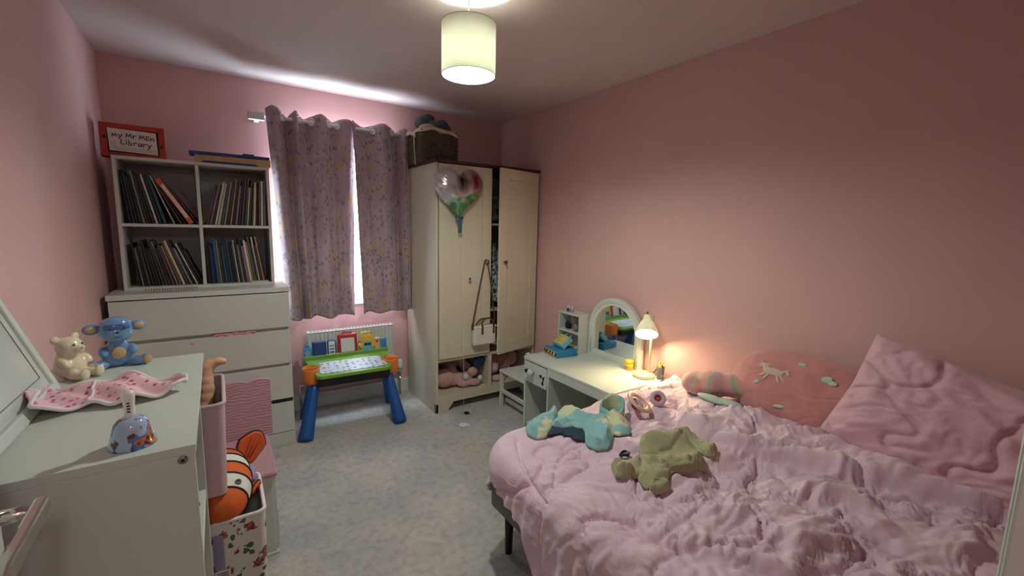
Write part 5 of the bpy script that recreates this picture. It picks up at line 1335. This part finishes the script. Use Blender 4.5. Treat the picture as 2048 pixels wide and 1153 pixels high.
# pastel roll
rl = blob('pastel_cushion', [((2.50, -2.20, .615), (.085, .085, .060)), ((2.515, -2.28, .635), (.09, .09, .064)), ((2.54, -2.36, .645), (.08, .085, .058)), ((2.56, -2.43, .64), (.07, .07, .048)), ((2.58, -2.50, .635), (.05, .06, .036))], M['pastel'], None, .010, 6)
tag(rl, 'long pastel rainbow cushion lying by the wall near the lamp', 'cushion')
mc = blob('mint_cloth', [((2.40, -2.34, .600), (.03, .08, .016)), ((2.41, -2.42, .605), (.03, .06, .014))], M['mint'], None, .006, 3)
tag(mc, 'small pale mint cloth in front of the pastel cushion', 'cloth')

def pad(name, outline, hgt, m_, root, seed, ridges=(), wr=.006, n=150, rings=30, lift=.003, chaikin=1):
    """a thin piece of cloth lying on the duvet: outline in plan, ridges = (polyline, height, width)"""
    O = np.array(outline, float)
    for _ in range(chaikin):
        nx_ = np.roll(O, -1, 0); O = np.stack([O*.82+nx_*.18, O*.18+nx_*.82], 1).reshape(-1, 2)
    k = len(O); m_n = max(2, n//k)
    O = np.concatenate([O[i]+(O[(i+1) % k]-O[i])*np.linspace(0, 1, m_n, endpoint=False)[:, None] for i in range(k)])
    c = O.mean(0); rho = np.concatenate([np.linspace(0, 1, rings)**.8, [1.0, .94]])
    P = np.zeros((len(O), len(rho), 3))
    for j, r in enumerate(rho):
        xy = c+(O-c)*r; x, y = xy[:, 0], xy[:, 1]
        fade = np.clip((1-r)*5, .25, 1)
        hz = hgt*(.55+.45*max(0.0, 1-r**8)**.5)+wr*2.2*np.sqrt(wrinkle(x, y, 8, 26, seed, 3)**2+.001)*fade
        for pl_, hh_, ww_ in ridges:
            dd_, t_, sd_ = seg_dist(x, y, pl_); hz = hz+hh_*np.exp(-(dd_/ww_)**2)*np.clip((1-r)*6, .12, 1)
        z = np.maximum(bed_zs(x, y)+.003, bed_z(x, y))
        P[:, j, 0] = x; P[:, j, 1] = y; P[:, j, 2] = z+lift+np.maximum(hz, .003)
        if j >= rings: P[:, j, 2] = z+(.001 if j > rings else lift+hgt*.15)
    P = P-np.array(Vector(root.location))
    return grid_mesh(name, P, M[m_], root, True, 0, True)
gc = thing('green_cardigan', 'sage green knitted cardigan thrown on the duvet', 'cardigan', (1.85, -2.48, float(bed_z(1.85, -2.48))))
pad('sleeve', [(2.037, -2.39), (2.085, -2.40), (2.075, -2.469), (2.050, -2.525), (2.012, -2.602), (1.968, -2.615), (1.958, -2.588), (1.981, -2.545), (2.020, -2.488)], .016, 'green_knit', gc, 61, [([(2.06, -2.41), (2.04, -2.50), (1.99, -2.59)], .014, .022)])
pad('body', [(1.895, -2.344), (1.943, -2.352), (2.033, -2.405), (2.077, -2.417), (2.056, -2.461), (2.022, -2.503), (1.946, -2.571), (1.913, -2.618), (1.876, -2.637), (1.785, -2.608), (1.714, -2.609), (1.686, -2.623), (1.63, -2.588), (1.633, -2.552), (1.663, -2.512), (1.748, -2.449), (1.806, -2.404)], .012, 'green_knit', gc, 62,
    [([(1.87, -2.39), (1.96, -2.42), (2.03, -2.44)], .022, .045), ([(1.74, -2.48), (1.70, -2.54), (1.69, -2.585)], .026, .045), ([(1.76, -2.50), (1.84, -2.53)], .014, .022), ([(1.79, -2.46), (1.92, -2.47), (2.04, -2.44)], -.012, .008), ([(1.70, -2.52), (1.78, -2.565), (1.87, -2.57)], -.014, .010)], .005, chaikin=1)
pad('sleeve', [(1.603, -2.444), (1.658, -2.432), (1.760, -2.440), (1.70, -2.53), (1.656, -2.535), (1.577, -2.501)], .016, 'green_knit', gc, 63, [([(1.62, -2.475), (1.72, -2.475)], .018, .026)])
pad('front_band', [(1.672, -2.565), (1.70, -2.560), (1.80, -2.585), (1.905, -2.605), (1.905, -2.628), (1.876, -2.640), (1.79, -2.614), (1.71, -2.595)], .030, 'green_knit', gc, 64, [([(1.70, -2.575), (1.88, -2.62)], .010, .012)])
pad('cuff', [(1.630, -2.592), (1.66, -2.575), (1.70, -2.605), (1.686, -2.635), (1.65, -2.628)], .022, 'green_knit', gc, 65, [([(1.65, -2.60), (1.68, -2.62)], .008, .012)])
th_ = thing('teal_hoodie', 'teal hooded top with yellow print lying on the duvet edge', 'clothing', (1.78, -2.13, float(bed_z(1.78, -2.13))))
pad('lining', [(1.584, -2.109), (1.650, -2.06), (1.72, -2.12), (1.76, -2.20), (1.70, -2.25), (1.658, -2.205), (1.639, -2.125)], .008, 'teal_in', th_, 73)
pad('sleeve', [(1.552, -2.005), (1.623, -1.968), (1.70, -1.985), (1.748, -1.962), (1.77, -1.968), (1.721, -2.019), (1.643, -2.078), (1.578, -2.117), (1.538, -2.108), (1.525, -2.06)], .014, 'teal', th_, 71, [([(1.56, -2.06), (1.65, -2.015), (1.72, -1.99)], .026, .035), ([(1.735, -1.975), (1.70, -2.02)], .020, .014)])
pad('body', [(1.738, -1.970), (1.783, -1.985), (1.826, -2.016), (1.845, -2.09), (1.872, -2.15), (1.885, -2.187), (1.856, -2.234), (1.791, -2.29), (1.713, -2.338), (1.671, -2.313), (1.671, -2.25), (1.725, -2.189), (1.699, -2.125), (1.690, -2.07), (1.700, -2.02)], .014, 'teal', th_, 72,
    [([(1.77, -1.99), (1.79, -2.08), (1.82, -2.17)], .040, .032), ([(1.83, -2.20), (1.74, -2.30)], .030, .028), ([(1.70, -2.25), (1.69, -2.30)], .022, .014), ([(1.80, -2.03), (1.85, -2.15)], .012, .012)], .008)
pad('pocket_flap', [(1.640, -2.075), (1.690, -2.035), (1.715, -2.085), (1.705, -2.145), (1.665, -2.125)], .018, 'teal', th_, 75, [([(1.66, -2.09), (1.70, -2.09)], .016, .02)])
pad('sleeve', [(1.885, -2.145), (1.954, -2.106), (2.004, -2.125), (1.956, -2.221), (1.875, -2.310), (1.795, -2.300), (1.831, -2.222)], .014, 'teal', th_, 77, [([(1.94, -2.15), (1.86, -2.27)], .022, .030)])
# hood: an open curled collar
th = np.linspace(0, 2*PI, 60, endpoint=False); rows = []
hx0, hy0 = 1.948, -2.135; hz0 = float(bed_z(hx0, hy0))
for k, (rr, zz) in enumerate(((.058, .0), (.062, .03), (.060, .062), (.053, .072), (.047, .062), (.043, .03), (.038, .012))):
    rows.append(np.stack([hx0+rr*1.05*np.cos(th)*(1+.10*np.sin(3*th+1)), hy0+rr*.85*np.sin(th)*(1+.08*np.sin(2*th)), hz0+zz*(1+.35*np.cos(th-.9))+.004*np.sin(5*th+k)], -1))
hood = grid_mesh('hood', np.stack(rows, 1)-np.array(th_.location), M['teal'], th_, True, 0, True)
pad('hood_lining', [(hx0-.045, hy0), (hx0, hy0+.038), (hx0+.045, hy0), (hx0, hy0-.038)], .012, 'green_in', th_, 76)
# headphones
hp = thing('headphones', 'peach and lilac child\'s headphones lying on the duvet', 'headphones', (2.13, -2.17, float((bed_z(2.07, -2.16)+bed_z(2.13, -2.17)+bed_z(2.2, -2.18))/3)))
hM = Matrix.Translation((-.045, .0, .042)) @ rotm('Z', 35) @ rotm('X', 32)
MB().tube([hM @ Vector((.060*math.cos(a*PI/20), .050*math.sin(a*PI/20), 0)) for a in range(0, 40)], .0075, 10, closed=True, flat=1.9).build('headband', M['peach'], hp)
MB().tube([hM @ Vector((.056*math.cos(a*PI/20), .046*math.sin(a*PI/20), 0)) for a in range(6, 16)], .006, 10, flat=1.6).build('band_padding', M['lilac_pl'], hp)
for cc in (Vector((.075, -.012, .040)), Vector((-.035, .030, .010))):
    rotq = (Vector((-.62, -.52, .45))).to_track_quat('Z', 'Y').to_matrix().to_4x4(); Mq = Matrix.Translation(cc) @ rotq
    cpn = MB().lathe([(0, -.024), (.030, -.022), (.036, -.012), (.036, .0), (0, .0)], 32, Mq).build('ear_cup', M['peach'], hp)
    MB().lathe([(.015, 0), (.016, .012), (.026, .017), (.036, .011), (.038, .0), (.015, 0)], 32, Mq).build('ear_cushion', M['lilac_pl'], cpn)
    MB().lathe([(0, .001), (.0155, .001), (.0155, .003), (0, .003)], 24, Mq).build('ear_mesh', M['kapa'], cpn)
ht = thing('hair_tie', 'dark knotted hair tie beside the cardigan sleeve', 'hair tie', (1.735, -2.395, float(bed_z(1.735, -2.395))))
MB().tube([(.018*math.cos(a*PI/10), .012*math.sin(a*PI/10), .012+.004*math.sin(a*PI/5)) for a in range(20)], .005, 6, closed=True).build('band', M['nearblack'], ht)
MB().ball((.012, -.008, .016), (.009, .008, .007)).build('knot', M['rub'], ht)
